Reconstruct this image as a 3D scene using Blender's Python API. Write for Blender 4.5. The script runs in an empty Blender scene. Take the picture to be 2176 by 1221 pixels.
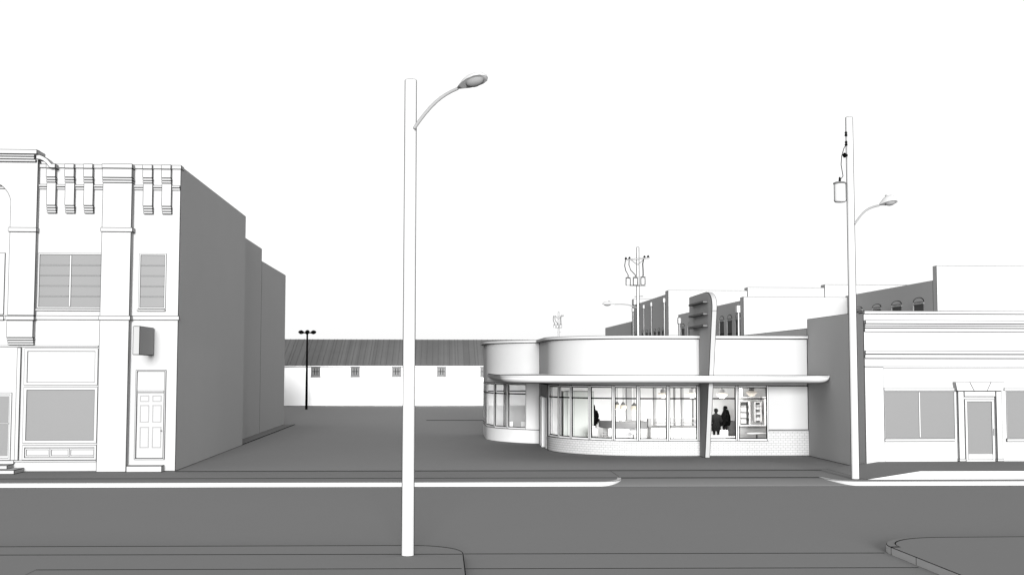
import bpy, bmesh, math, random
from mathutils import Vector, Matrix
random.seed(7)
S = bpy.context.scene
COL = S.collection
R = math.radians
F = 2560.0                      # focal length in photo pixels (photo 2176 x 1221)
CAM = Vector((0, 0, 3.75))      # road level is z = 0, pavement level z = 0.15
PV = 0.15

# ------------------------------------------------------------------ camera
_th = math.atan(171.5 / F)
_ps = math.atan(150.0 / F * math.cos(_th))
_roll = 0.0010
_fw = Vector((math.sin(_ps) * math.cos(_th), math.cos(_ps) * math.cos(_th), math.sin(_th)))
_r0 = Vector((math.cos(_ps), -math.sin(_ps), 0))
_u0 = _r0.cross(_fw)
_rt = _r0 * math.cos(_roll) + _u0 * math.sin(_roll)
_up = _u0 * math.cos(_roll) - _r0 * math.sin(_roll)
cam = bpy.data.cameras.new("camera")
camo = bpy.data.objects.new("camera", cam)
COL.objects.link(camo)
cam.sensor_width = 36
cam.lens = 36 * F / 2176
cam.clip_start = 0.1
cam.clip_end = 5000
M4 = Matrix((_rt, _up, -_fw)).transposed().to_4x4()
M4.translation = CAM
camo.matrix_world = M4
S.camera = camo


def ray(px, py):
    return (_fw + _rt * ((px - 1088) / F) + _up * ((610.5 - py) / F))


def G(px, py, z=PV):            # pixel -> ground point (x, y) at height z
    d = ray(px, py)
    t = (z - CAM.z) / d.z
    p = CAM + d * t
    return p.x, p.y


def U(px, py, Y):               # pixel -> (x, z) on the plane y = Y
    d = ray(px, py)
    p = CAM + d * (Y / d.y)
    return p.x, p.z


def UX(px, py, X):              # pixel -> (y, z) on the plane x = X
    d = ray(px, py)
    p = CAM + d * (X / d.x)
    return p.y, p.z


# ------------------------------------------------------------------ materials
def mat(name, c, rough=0.9, spec=0.0, noise=0.0, scale=1.5, metallic=0.0):
    m = bpy.data.materials.new(name)
    m.use_nodes = True
    nt = m.node_tree
    b = nt.nodes["Principled BSDF"]
    if not isinstance(c, (tuple, list)):
        c = (c, c, c)
    b.inputs["Base Color"].default_value = (*c, 1)
    b.inputs["Roughness"].default_value = rough
    b.inputs["Metallic"].default_value = metallic
    b.inputs["Specular IOR Level"].default_value = spec
    if noise:
        tc = nt.nodes.new("ShaderNodeTexCoord")
        n = nt.nodes.new("ShaderNodeTexNoise")
        n.inputs["Scale"].default_value = scale
        n.inputs["Detail"].default_value = 4
        mr = nt.nodes.new("ShaderNodeMapRange")
        mr.inputs["To Min"].default_value = 1 - noise
        mr.inputs["To Max"].default_value = 1 + noise
        mx = nt.nodes.new("ShaderNodeVectorMath")
        mx.operation = 'SCALE'
        mx.inputs[0].default_value = c
        nt.links.new(tc.outputs["Object"], n.inputs["Vector"])
        nt.links.new(n.outputs["Fac"], mr.inputs["Value"])
        nt.links.new(mr.outputs["Result"], mx.inputs["Scale"])
        nt.links.new(mx.outputs[0], b.inputs["Base Color"])
    return m


INK = mat("dark edge line", 0.012)
WALL_L = mat("pale stone left", 0.288, noise=0.02, scale=0.4)
WALL_R = mat("pale stone right", 0.345, noise=0.02, scale=0.4)
WALL_B = mat("pale render behind", 0.305, noise=0.02, scale=0.2)
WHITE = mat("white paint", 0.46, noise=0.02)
POLE = mat("white painted pole", 0.36, noise=0.03, scale=3)
SASH = mat("grey window sash", 0.16)
BARN = mat("whitewashed wall", 0.82, noise=0.02, scale=0.3)
GROUND = mat("grey asphalt", 0.143, noise=0.015, scale=0.3)
YARD = mat("grey yard asphalt", 0.163, noise=0.015, scale=0.3)
PAVE = mat("grey paving", 0.140, noise=0.015, scale=0.5)
KERB = mat("pale kerb concrete", 0.36)
PANE = mat("grey window glass", 0.13, rough=0.35, spec=0.05)
DULL = mat("dusty window glass", 0.15)
DARKPANE = mat("dark window glass", 0.07, rough=0.9, spec=0.0)
FIN = mat("sign pylon paint", 0.27, noise=0.02)
DKMET = mat("dark grey metal", 0.11, rough=0.6)
BLACK = mat("black", 0.002)
CHAR = mat("charcoal cloth", 0.004)
SKINM = mat("dark skin in silhouette", 0.006)
LAMPM = mat("lamp housing grey", 0.185, rough=0.6)
LENS = mat("lamp lens", 0.17, rough=0.4)
HEAD = mat("lamp head paint", 0.31, rough=0.6)
STUCCO = mat("white stucco", 0.335, noise=0.015, scale=0.3)
INTW = mat("interior white", 0.75)
SIGN = mat("grey sign paint", 0.235)
INTG = mat("interior grey", 0.17)
PIER = mat("interior pier grey", 0.42)
INTD = mat("interior mid grey", 0.28)
INTGR = mat("interior green grey", (0.385, 0.40, 0.385))
CREAM = mat("cream glass globe", (0.42, 0.39, 0.33), rough=0.3)
GLOBE = mat("milk glass", (0.36, 0.335, 0.30), rough=0.3)
for m_, c_, e_ in ((CREAM, (1.0, 0.93, 0.80, 1), 0.10), (GLOBE, (1.0, 0.93, 0.84, 1), 0.05)):
    b_ = m_.node_tree.nodes["Principled BSDF"]
    b_.inputs["Emission Color"].default_value = c_
    b_.inputs["Emission Strength"].default_value = e_


def bulb(parent, x, y, z, watts):
    l = bpy.data.lights.new("bulb", 'POINT')
    l.energy = watts
    l.shadow_soft_size = 0.12
    l.color = (1.0, 0.99, 0.97)
    o = bpy.data.objects.new("bulb", l)
    COL.objects.link(o)
    o.parent = parent
    o.matrix_parent_inverse = Matrix.Translation(-world_loc(parent))
    o.location = (x, y, z)


def glass_mat(name, tint=0.96, gl=0.03, frost=0.0):
    m = bpy.data.materials.new(name)
    m.use_nodes = True
    nt = m.node_tree
    nt.nodes.clear()
    o = nt.nodes.new("ShaderNodeOutputMaterial")
    t = nt.nodes.new("ShaderNodeBsdfTransparent")
    t.inputs["Color"].default_value = (tint, tint, tint, 1)
    g = nt.nodes.new("ShaderNodeBsdfGlossy")
    g.inputs["Roughness"].default_value = 0.02
    mx = nt.nodes.new("ShaderNodeMixShader")
    mx.inputs[0].default_value = gl
    nt.links.new(t.outputs[0], mx.inputs[1])
    nt.links.new(g.outputs[0], mx.inputs[2])
    if frost:
        df = nt.nodes.new("ShaderNodeBsdfDiffuse")
        df.inputs["Color"].default_value = (0.8, 0.8, 0.8, 1)
        m2 = nt.nodes.new("ShaderNodeMixShader")
        m2.inputs[0].default_value = frost
        nt.links.new(mx.outputs[0], m2.inputs[1])
        nt.links.new(df.outputs[0], m2.inputs[2])
        mx = m2
    nt.links.new(mx.outputs[0], o.inputs[0])
    return m


GLASS = glass_mat("clear window glass", 0.97, 0.006)
FROST = glass_mat("frosted window glass", 0.97, 0.01, 0.6)
SCREEN = glass_mat("clear counter glass", 0.93, 0.015)


def brick_mat():
    m = bpy.data.materials.new("white painted brick")
    m.use_nodes = True
    nt = m.node_tree
    b = nt.nodes["Principled BSDF"]
    b.inputs["Roughness"].default_value = 0.9
    b.inputs["Specular IOR Level"].default_value = 0
    uv = nt.nodes.new("ShaderNodeUVMap")
    uv.uv_map = "UVMap"
    br = nt.nodes.new("ShaderNodeTexBrick")
    br.offset = 0.5
    br.inputs["Scale"].default_value = 1
    br.inputs["Brick Width"].default_value = 0.20
    br.inputs["Row Height"].default_value = 0.098
    br.inputs["Mortar Size"].default_value = 0.006
    br.inputs["Mortar Smooth"].default_value = 0.2
    br.inputs["Color1"].default_value = (0.35, 0.35, 0.35, 1)
    br.inputs["Color2"].default_value = (0.33, 0.33, 0.33, 1)
    br.inputs["Mortar"].default_value = (0.14, 0.14, 0.14, 1)
    nt.links.new(uv.outputs[0], br.inputs["Vector"])
    nt.links.new(br.outputs["Color"], b.inputs["Base Color"])
    return m


BRICK = brick_mat()


def roof_mat():
    m = bpy.data.materials.new("standing seam metal roof")
    m.use_nodes = True
    nt = m.node_tree
    b = nt.nodes["Principled BSDF"]
    b.inputs["Roughness"].default_value = 0.8
    b.inputs["Specular IOR Level"].default_value = 0
    tc = nt.nodes.new("ShaderNodeTexCoord")
    sp = nt.nodes.new("ShaderNodeSeparateXYZ")
    nt.links.new(tc.outputs["Object"], sp.inputs[0])
    fl = nt.nodes.new("ShaderNodeMath"); fl.operation = 'MULTIPLY'; fl.inputs[1].default_value = 1 / 0.55
    nt.links.new(sp.outputs["X"], fl.inputs[0])
    ff = nt.nodes.new("ShaderNodeMath"); ff.operation = 'FLOOR'
    nt.links.new(fl.outputs[0], ff.inputs[0])
    wn = nt.nodes.new("ShaderNodeTexWhiteNoise"); wn.noise_dimensions = '1D'
    nt.links.new(ff.outputs[0], wn.inputs["W"])
    nz = nt.nodes.new("ShaderNodeTexNoise"); nz.inputs["Scale"].default_value = 0.5
    nt.links.new(tc.outputs["Object"], nz.inputs["Vector"])
    ad = nt.nodes.new("ShaderNodeMath"); ad.operation = 'ADD'
    nt.links.new(wn.outputs["Value"], ad.inputs[0]); nt.links.new(nz.outputs["Fac"], ad.inputs[1])
    mr = nt.nodes.new("ShaderNodeMapRange")
    mr.inputs["From Max"].default_value = 1.7
    mr.inputs["To Min"].default_value = 0.078
    mr.inputs["To Max"].default_value = 0.108
    nt.links.new(ad.outputs[0], mr.inputs["Value"])
    nt.links.new(mr.outputs["Result"], b.inputs["Base Color"])
    return m


ROOF = roof_mat()


# ------------------------------------------------------------------ mesh helpers
class MB:
    """collects closed solids; every sharp edge gets a narrow dark chamfer (slot 1)"""

    def __init__(s, dist=45.0, k=1.3):
        s.bm = bmesh.new()
        s.uv = s.bm.loops.layers.uv.new("UVMap")
        s.w = k * dist / F

    def add(s, verts, faces, ink=True, m=0, w=None, uv=None, ang=0.5, dark=(), force=False):
        t = bmesh.new()
        ul = t.loops.layers.uv.new("UVMap")
        vs = [t.verts.new(v) for v in verts]
        for fi, f in enumerate(faces):
            try:
                bf = t.faces.new([vs[i] for i in f])
                bf.material_index = 1 if fi in dark else m
                if uv:
                    for lp, i in zip(bf.loops, f):
                        lp[ul].uv = uv[i]
            except ValueError:
                pass
        bmesh.ops.recalc_face_normals(t, faces=t.faces)
        sharp = [e for e in t.edges if len(e.link_faces) == 2 and e.calc_face_angle(0) > ang]
        if ink and sharp:
            lens = min(e.calc_length() for e in t.edges)
            ww = min(w if w is not None else s.w, max(0.22 * lens, 0.0004))
            if ww < (w or s.w) * 0.3:
                ww = (w or s.w) * 0.3
            if force:
                ww = w
            bmesh.ops.bevel(t, geom=sharp, offset=ww, offset_type='OFFSET', segments=1, profile=0.5,
                            affect='EDGES', clamp_overlap=True, material=1)
        for f in t.faces:
            f.smooth = True
        for e in t.edges:
            e.smooth = len(e.link_faces) == 2 and e.calc_face_angle(0) < ang
        me = bpy.data.meshes.new("tmp")
        t.to_mesh(me)
        t.free()
        s.bm.from_mesh(me)
        bpy.data.meshes.remove(me)
        return s

    def box(s, x0, x1, y0, y1, z0, z1, **k):
        x0, x1 = min(x0, x1), max(x0, x1)
        y0, y1 = min(y0, y1), max(y0, y1)
        z0, z1 = min(z0, z1), max(z0, z1)
        v = [(x, y, z) for x in (x0, x1) for y in (y0, y1) for z in (z0, z1)]
        f = [(0, 1, 3, 2), (4, 6, 7, 5), (0, 4, 5, 1), (2, 3, 7, 6), (0, 2, 6, 4), (1, 5, 7, 3)]
        return s.add(v, f, **k)

    def rotbox(s, cx, cy, z0, z1, lx, ly, a, **k):
        ca, sa = math.cos(a), math.sin(a)
        v = []
        for x in (-lx / 2, lx / 2):
            for y in (-ly / 2, ly / 2):
                for z in (z0, z1):
                    v.append((cx + x * ca - y * sa, cy + x * sa + y * ca, z))
        f = [(0, 1, 3, 2), (4, 6, 7, 5), (0, 4, 5, 1), (2, 3, 7, 6), (0, 2, 6, 4), (1, 5, 7, 3)]
        return s.add(v, f, **k)

    def prism(s, poly, a0, a1, axis='y', **k):
        n = len(poly)

        def P(p, a):
            return {'y': (p[0], a, p[1]), 'x': (a, p[0], p[1]), 'z': (p[0], p[1], a)}[axis]
        v = [P(p, a0) for p in poly] + [P(p, a1) for p in poly]
        f = [tuple(range(n)), tuple(range(2 * n - 1, n - 1, -1))]
        for i in range(n):
            j = (i + 1) % n
            f.append((i, j, n + j, n + i))
        return s.add(v, f, **k)

    def tube(s, pts, r, n=10, ink=False, **k):
        pts = [Vector(p) for p in pts]
        rs = r if isinstance(r, (list, tuple)) else [r] * len(pts)
        v, f = [], []
        for i, p in enumerate(pts):
            d = (pts[min(i + 1, len(pts) - 1)] - pts[max(i - 1, 0)]).normalized()
            a = d.cross(Vector((0, 0, 1)) if abs(d.z) < 0.9 else Vector((0, 1, 0))).normalized()
            b = d.cross(a)
            for j in range(n):
                t = 2 * math.pi * j / n
                v.append(p + (a * math.cos(t) + b * math.sin(t)) * rs[i])
        for i in range(len(pts) - 1):
            for j in range(n):
                q = (j + 1) % n
                f.append((i * n + j, i * n + q, (i + 1) * n + q, (i + 1) * n + j))
        f.append(tuple(range(n)))
        f.append(tuple(range((len(pts) - 1) * n, len(pts) * n)))
        return s.add(v, f, ink=ink, ang=0.9, **k)

    def lathe(s, c, prof, n=20, ink=True, ang=0.6, seam=0, **k):
        """turned solid; seam = half width in degrees of a dark line down each flank"""
        v, f = [], []
        ph = math.atan2(c[1] - CAM.y, c[0] - CAM.x)
        ph0 = ph if seam else 0.0
        if seam:
            n = 72
        for (r, z) in prof:
            for j in range(n):
                t = ph0 + 2 * math.pi * j / n
                v.append((c[0] + r * math.cos(t), c[1] + r * math.sin(t), c[2] + z))
        for i in range(len(prof) - 1):
            for j in range(n):
                q = (j + 1) % n
                f.append((i * n + j, i * n + q, (i + 1) * n + q, (i + 1) * n + j))
        nside = len(f)
        f.append(tuple(range(n)))
        f.append(tuple(range((len(prof) - 1) * n, len(prof) * n)))
        if seam:
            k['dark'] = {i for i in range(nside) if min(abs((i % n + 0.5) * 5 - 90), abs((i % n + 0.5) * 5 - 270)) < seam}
        return s.add(v, f, ink=ink, ang=ang, **k)

    def strip(s, pts, w, z, dz=0.004):
        """flat dark joint line on the ground (plan polyline)"""
        for (a, b) in zip(pts[:-1], pts[1:]):
            a, b = Vector(a), Vector(b)
            d = (b - a).normalized()
            n = Vector((-d.y, d.x))
            # a joint seen at a flat angle: wider when it runs across the view
            ww = w * (abs(d.x) + 0.12 * abs(d.y)) * 0.5
            q = [a + n * ww, a - n * ww, b - n * ww, b + n * ww]
            vs = [s.bm.verts.new((p.x, p.y, z + dz)) for p in q]
            fa = s.bm.faces.new(vs)
            fa.normal_update()
            if fa.normal.z < 0:
                fa.normal_flip()
            fa.material_index = 1
        return s

    def build(s, name, m, parent=None, extra=()):
        me = bpy.data.meshes.new(name)
        s.bm.to_mesh(me)
        s.bm.free()
        me.materials.append(m)
        me.materials.append(INK)
        for e in extra:
            me.materials.append(e)
        o = bpy.data.objects.new(name, me)
        COL.objects.link(o)
        if parent:
            o.parent = parent
            o.matrix_parent_inverse = Matrix.Translation(-world_loc(parent))
        return o


def world_loc(o):
    v = Vector(o.location)
    while o.parent:
        v = v + o.matrix_parent_inverse.translation
        o = o.parent
        v = v + Vector(o.location)
    return v


def tag(o, label, cat=None, group=None, kind=None):
    if label:
        o["label"] = label
    if cat:
        o["category"] = cat
    if group:
        o["group"] = group
    if kind:
        o["kind"] = kind
    return o


def thing(name, loc, label, cat, group=None):
    o = bpy.data.objects.new(name, None)
    o.empty_display_size = 0.2
    o.location = loc
    COL.objects.link(o)
    return tag(o, label, cat, group)


def dup(o, dx, dy, dz=0, label=None, parent=None, rz=0):
    c = o.copy()
    COL.objects.link(c)
    if parent is None:
        c.location = Vector(o.location) + Vector((dx, dy, dz))
        c.rotation_euler = (0, 0, rz)
        if label:
            c["label"] = label
    else:
        c.parent = parent
    for ch in list(o.children):
        dup(ch, 0, 0, 0, None, c)
    return c


def struct(o):
    o["kind"] = "structure"
    return o


# ------------------------------------------------------------------ ground, road, pavements
gw = lambda d, k=1.0: k * d * d / (3.6 * F)     # ground joint width that reads as one thin line

g = MB(60)
g.add([(-1200, -200, -0.03), (1200, -200, -0.03), (1200, 2200, -0.03), (-1200, 2200, -0.03)], [(0, 1, 2, 3)], ink=False)
struct(g.build("ground", GROUND))

YK = 38.56                       # far kerb line (at x = 0; the street runs 1.4 degrees off the buildings)
SLOPE = -0.025


def sh(pts, lim=41.0):
    return [(p[0], p[1] + SLOPE * p[0]) if p[1] < lim else p for p in pts]

g = MB(30)
g.add([(-140, -25, 0), (140, -25, 0), (140, 42.9, 0), (-140, 42.9, 0)], [(0, 1, 2, 3)], ink=False)
# joints running across the side drive
a, b = G(986, 1176, 0), G(1880, 1174, 0)
g.strip([a, b], gw(24, 0.9), 0)
a, b = G(984, 1207.5, 0), G(1952, 1205, 0)
g.strip([a, b], gw(22, 0.9), 0)
struct(g.build("road", GROUND))


def arc(cx, cy, r, a0, a1, n=12):
    return [(cx + r * math.cos(R(a0 + (a1 - a0) * i / n)), cy + r * math.sin(R(a0 + (a1 - a0) * i / n))) for i in range(n + 1)]


# near pavement, left of the side drive
YN = G(500, 1159, PV)[1]
g = MB(23.5)
nsh = lambda ps: [(p[0], p[1] - 0.03 * (p[0] + 4)) for p in ps]
out = [(-60, -20), (0.45, -20), (0.45, YN - 1.05)] + arc(0.45 - 1.05, YN - 1.05, 1.05, 0, 90)[1:] + [(-60, YN)]
g.prism(nsh(out), -0.02, PV, axis='z', w=0.012)
# back-of-edge joint lines
g.strip([G(-300, 1179, PV), G(982, 1176.5, PV)], gw(23.2, 0.9), PV)
g.strip([G(76, 1210, PV), G(981, 1207, PV)], gw(21.5, 0.9), PV)
g.strip([G(76, 1210, PV), G(40, 1228, PV)], 0.06, PV)
# the far edge line itself (top of the kerb stone)
pl = [(-60, YN - 0.03)] + [(x, y) for (x, y) in arc(0.45 - 1.05, YN - 1.05, 1.03, 90, 0)]
g.strip(nsh(pl), gw(24, 0.8), PV)
g.strip([(0.435, YN - 1.15), (0.435, -2)], 0.09, PV)
struct(g.build("near_pavement", PAVE))

# near pavement, right corner island
YR = G(2100, 1137.5, PV)[1]
XR = 9.11
g = MB(24)
rr = 1.5
out = [(60, -20), (60, YR), (XR + rr, YR)] + arc(XR + rr, YR - rr, rr, 90, 180)[1:] + [(XR, -20)]
g.prism(out, -0.02, PV, axis='z', w=0.012)
g.strip([(60, YR - 0.17), (XR + rr, YR - 0.17)] + arc(XR + rr, YR - rr, rr - 0.18, 90, 180)[1:], gw(25.5, 0.75), PV)
g.strip([(XR, YR - rr), (XR + 0.19, YR - rr)], 0.1, PV)
for yy in (YR - rr - 0.02, 22.9):
    g.box(XR - 0.003, XR + 0.02, yy, yy + 0.018, 0.0, PV - 0.004, ink=False, m=1)
o = struct(g.build("corner_pavement", PAVE, extra=(KERB,)))
for p in o.data.polygons:
    if p.normal.z < 0.5 and p.material_index == 0:
        p.material_index = 2

# far pavement with a notch for the drive, its kerb and the sloped apron
xa, xb = G(1323, 1017, PV)[0], G(1742, 1014, PV)[0]
YJ = 40.0                        # joint behind the kerb
YB = 43.12                       # building line
kr = 0.85
left = [(-140, YB), (-140, YK), (xa - kr, YK)] + [(xa - kr + kr * math.sin(t), YJ - (YJ - YK) * math.cos(t)) for t in [R(9 * i) for i in range(1, 11)]]
right = [(xb + kr - kr * math.sin(t), YJ - (YJ - YK) * math.cos(t)) for t in [R(90 - 9 * i) for i in range(0, 10)]] + [(xb + kr, YK), (140, YK), (140, YB)]
g = MB(38.5)
g.prism(sh(left + right), -0.02, PV, axis='z', w=0.012)
g.strip(sh([(-40, YJ), (xa, YJ)]), gw(39.4, 0.75), PV)
g.strip(sh([(xa, YJ), (xb, YJ)]), gw(39.4, 0.75), PV)
g.strip(sh([(-40, YK + 0.10), (xa - kr, YK + 0.10)]), gw(38, 1.2), PV)
g.strip(sh([(xb + kr, YK + 0.10), (40, YK + 0.10)]), gw(38, 1.2), PV)
g.strip([(xa, YJ), G(1297, 999.3, PV)], 0.10, PV)
g.strip([G(1744, 998.6, PV), G(1806, 1015.5, PV)], 0.12, PV)
struct(g.build("pavement", PAVE))


def thick(path, t):
    out = []
    for i, p in enumerate(path):
        a = Vector(path[max(i - 1, 0)]); b = Vector(path[min(i + 1, len(path) - 1)])
        d = (b - a).normalized()
        out.append((p[0] + d.y * t, p[1] - d.x * t))
    return out


def ribbon(mb, path, t0, t1, z0, z1, u0=0.0, **k):
    """wall that follows a plan path; t0/t1 = offsets to the right of the path"""
    A, B = thick(path, t0), thick(path, t1)
    n = len(path)
    v = [(p[0], p[1], z0) for p in A] + [(p[0], p[1], z1) for p in A] + [(p[0], p[1], z1) for p in B] + [(p[0], p[1], z0) for p in B]
    L = [u0]
    for i in range(1, n):
        L.append(L[-1] + (Vector(path[i]) - Vector(path[i - 1])).length)
    uv = [(l, z0) for l in L] + [(l, z1) for l in L] + [(l, z1) for l in L] + [(l, z0) for l in L]
    f = []
    for i in range(n - 1):
        for q in range(4):
            w = (q + 1) % 4
            f.append((q * n + i, q * n + i + 1, w * n + i + 1, w * n + i))
    f.append((0, n, 2 * n, 3 * n))
    f.append((n - 1, 2 * n - 1, 3 * n - 1, 4 * n - 1))
    return mb.add(v, f, uv=uv, **k)


g = MB(38)
kp = [(-140, YK)] + left[2:]
ribbon(g, sh(kp), 0.012, -0.14, 0.0, PV + 0.006, w=0.012)
kp = right[:10] + [(xb + kr, YK), (140, YK)]
ribbon(g, sh(kp), 0.012, -0.14, 0.0, PV + 0.006, w=0.012)
struct(g.build("kerb", KERB))

g = MB(38.5)
prof = []
for i in range(13):
    t = i / 12
    zz = 0.006 + (PV - 0.012) * (1 - (1 - t) ** 2.3)
    prof.append((YK - 0.05 + (YJ - YK + 0.05) * t ** 1.0, zz))
prof = [(YK - 0.06, -0.02)] + prof + [(YJ, -0.02)]
g.prism(prof, xa - kr + 0.05, xb + kr - 0.05, axis='x', ang=0.9, w=0.012)
for v_ in g.bm.verts:
    v_.co.y += SLOPE * v_.co.x
struct(g.build("drive_apron", PAVE))

# yard behind the building line
g = MB(60)
g.add([(-140, YB, PV), (140, YB, PV), (140, 400, PV), (-140, 400, PV)], [(0, 1, 2, 3)], ink=False)
g.strip([G(373, 1001.2, PV), G(1745, 998.4, PV)], gw(42, 0.75), PV + 0.004)
g.strip([G(906, 892.3, PV), G(1040, 892.2, PV)], gw(83, 0.9), PV)
struct(g.build("yard", YARD))

# ramp and raised terrace before the right building
YT = 39.19
YF = 42.67                       # front of the right building
x0, x1, zt = 13.82, U(1955, 998, YT - 0.37)[0], 0.43
g = MB(40)
g.prism([(x0, PV - 0.05), (x0, PV + 0.003), (x1, zt), (60, zt), (60, PV - 0.05)], YT, YF + 0.25, axis='y', w=0.012)
for v_ in g.bm.verts:
    if v_.co.y < 41:
        v_.co.y += SLOPE * v_.co.x
struct(g.build("raised_pavement", KERB, extra=(PAVE,)))
o = bpy.data.objects["raised_pavement"]
for p in o.data.polygons:
    if p.normal.z > 0.5 and p.material_index == 0:
        p.material_index = 2


# ------------------------------------------------------------------ left building
YL = YB
lb = thing("shop_building", (-16, YL + 5, PV), "white two storey corner shop with heavy cornice brackets and tall grey side wall", "building")
XS = U(372.8, 995, YL)[0]       # plane of its side wall
yb_, _ = UX(515, 945, XS)
YLB = yb_
zp = U(386, 357, YL)[1]
ztop = U(386, 351.3, YL)[1]


def fb(mb, a, b, y0, y1, Y, d, **k):
    """box whose front face is the photo rectangle a..b x y0..y1 on plane Y, d metres deep"""
    ym = (y0 + y1) / 2
    xa_, z0 = U(a, y1, Y)
    z1 = U(a, y0, Y)[1]
    xa_ = U(a, ym, Y)[0]
    xb_ = U(b, ym, Y)[0]
    return mb.box(xa_, xb_, Y, Y + d, z0, z1, **k)


def X_at(px, py, Y):
    return U(px, py, Y)[0]


m = MB(43)
m.box(-26, XS, YL, YLB, PV - 0.002, ztop - 0.02)
m.build("wall", WALL_L, lb)
m = MB(42)
zc0 = U(300, 359, YL - 0.06)[1]
m.box(-26, XS + 0.02, YL - 0.06, YL + 0.4, zc0, ztop)
m.build("coping", WALL_L, lb)
m = MB(42)
for (y0, y1, p) in ((393, 398.5, 0.10), (398.5, 404, 0.05)):
    z1 = U(300, y0, YL - p)[1]; z0 = U(300, y1, YL - p)[1]
    m.box(-26, XS - 0.01, YL - p, YL + 0.05, z0, z1)
m.build("frieze_band", WALL_L, lb)
# brackets
for (a, b, dy) in ((97.2, 118, 0), (136.3, 157.5, 0.3), (176.2, 197.3, 0.5), (302.3, 323.6, 2), (342, 363.5, 2.2)):
    m = MB(42)
    for (y0, y1, p, e) in ((347, 357.3, 0.22, 0), (357.3, 376.2, 0.19, 0.3), (376.2, 381.6, 0.22, 0.6), (381.6, 387, 0.18, 0.9), (387, 436.3, 0.17, 1.0),
                           (436.3, 441.5, 0.20, 1.1), (441.5, 447, 0.17, 1.5), (447, 452.4, 0.14, 2)):
        fb(m, a + e, b + e * 0.8, y0 + dy, y1 + dy, YL - p, p + 0.05)
    m.build("cornice_bracket", WALL_L, lb)
# tall pilaster
PP = 0.32
m = MB(42)
x0, x1 = X_at(218, 400, YL - PP), X_at(281, 400, YL - PP)
m.box(x0, x1, YL - PP, YL + 0.05, PV - 0.002, U(250, 388, YL - PP)[1])
for (y0, y1, p, a, b) in ((347, 357.3, 0.42, 216, 281.3), (357.3, 377, 0.38, 216.5, 280.8), (377, 382.5, 0.42, 216.8, 281), (382.5, 388, 0.37, 217.5, 281)):
    fb(m, a, b, y0, y1, YL - p, p + 0.05)
fb(m, 213, 282, 482.5, 492.3, YL - PP - 0.07, PP + 0.1)
fb(m, 209, 277.3, 670, 680, YL - PP - 0.06, PP + 0.1)
m.build("pilaster", WALL_L, lb)
# belt course
m = MB(42)
z1 = U(320, 670.5, YL - 0.07)[1]; z0 = U(320, 680, YL - 0.07)[1]
m.box(-26, XS + 0.05, YL - 0.07, YL + 0.05, z0, z1)
m.build("belt_course", WALL_L, lb)
# projecting bay with arch on the left
PB = 0.22
m = MB(42)
Yb = YL - PB
cx, cz = U(-31, 436, Yb)
rad = abs(U(23, 436, Yb)[0] - cx)
xr = X_at(76.7, 520, Yb)
zt_ = U(40, 317, Yb)[1]
zb_ = U(40, 670, Yb)[1]
xl = X_at(20, 500, Yb)
a0 = math.acos((xl - cx) / rad)
pts = [(xl, zb_), (xr, zb_), (xr, zt_ - 0.02), (2 * cx - xr, zt_ - 0.02), (2 * cx - xr, zb_), (2 * cx - xl, zb_)]
ap = [(cx + rad * math.cos(math.pi - a0 - (math.pi - 2 * a0) * i / 18), cz + rad * math.sin(math.pi - a0 - (math.pi - 2 * a0) * i / 18)) for i in range(19)]
m.prism(pts + ap, Yb, YL + 0.03, axis='y')
m.build("arched_bay", WALL_L, lb)
m = MB(42)
for (y0, y1, p, ex) in ((317, 327, 0.62, 0.0), (327, 332.3, 0.50, 0.08), (332.3, 338, 0.42, 0.08), (338, 343.7, 0.34, 0.03)):
    Y_ = YL - p
    x1 = X_at(78.5, 330, Y_) - ex
    m.box(2 * cx - x1, x1, Y_, YL + 0.3, U(40, y1, Y_)[1], U(40, y0, Y_)[1])
m.build("bay_cornice", WALL_L, lb)
# quarter-round scroll that steps the bay cornice down to the parapet
m = MB(42)
Ys = YL - 0.45
o_ = [U(px, py, Ys) for (px, py) in ((76, 327.5), (84, 328.3), (92, 331.5), (101, 337.5), (109.5, 347.2), (117.5, 347.3), (117.5, 357), (104.5, 356.5), (98.5, 348), (92, 342.5), (85, 339), (76, 338))]
m.prism(o_, Ys, YL + 0.05, axis='y', ang=0.75)
m.build("cornice_scroll", WALL_L, lb)
m = MB(42)
fb(m, 16.5, 77.8, 482.3, 492.3, YL - PB - 0.08, PB + 0.1)
m.build("capital", WALL_L, lb)
m = MB(42)
fb(m, 10, 72.6, 670, 680, YL - PB - 0.06, PB + 0.08)
m.build("bay_belt", WALL_L, lb)
m = MB(42)
fb(m, -140, 8, 670, 680, YL - 0.09, 0.12)
m.build("arch_sill", WALL_L, lb)
m = MB(42)
for (y0, y1, p, a, b) in ((680, 717, 0.24, 13, 70.3), (717, 722.3, 0.21, 14, 71), (722.3, 727.5, 0.17, 15, 71.4), (727.5, 732.5, 0.13, 16, 72)):
    fb(m, a, b, y0, y1, YL - p, p + 0.03)
m.build("bay_corbel", WALL_L, lb)
# window inside the arch
m = MB(42)
fb(m, -75, 9.5, 536, 668, YL - 0.05, 0.08)
m.build("arch_window_frame", WALL_L, lb)


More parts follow.
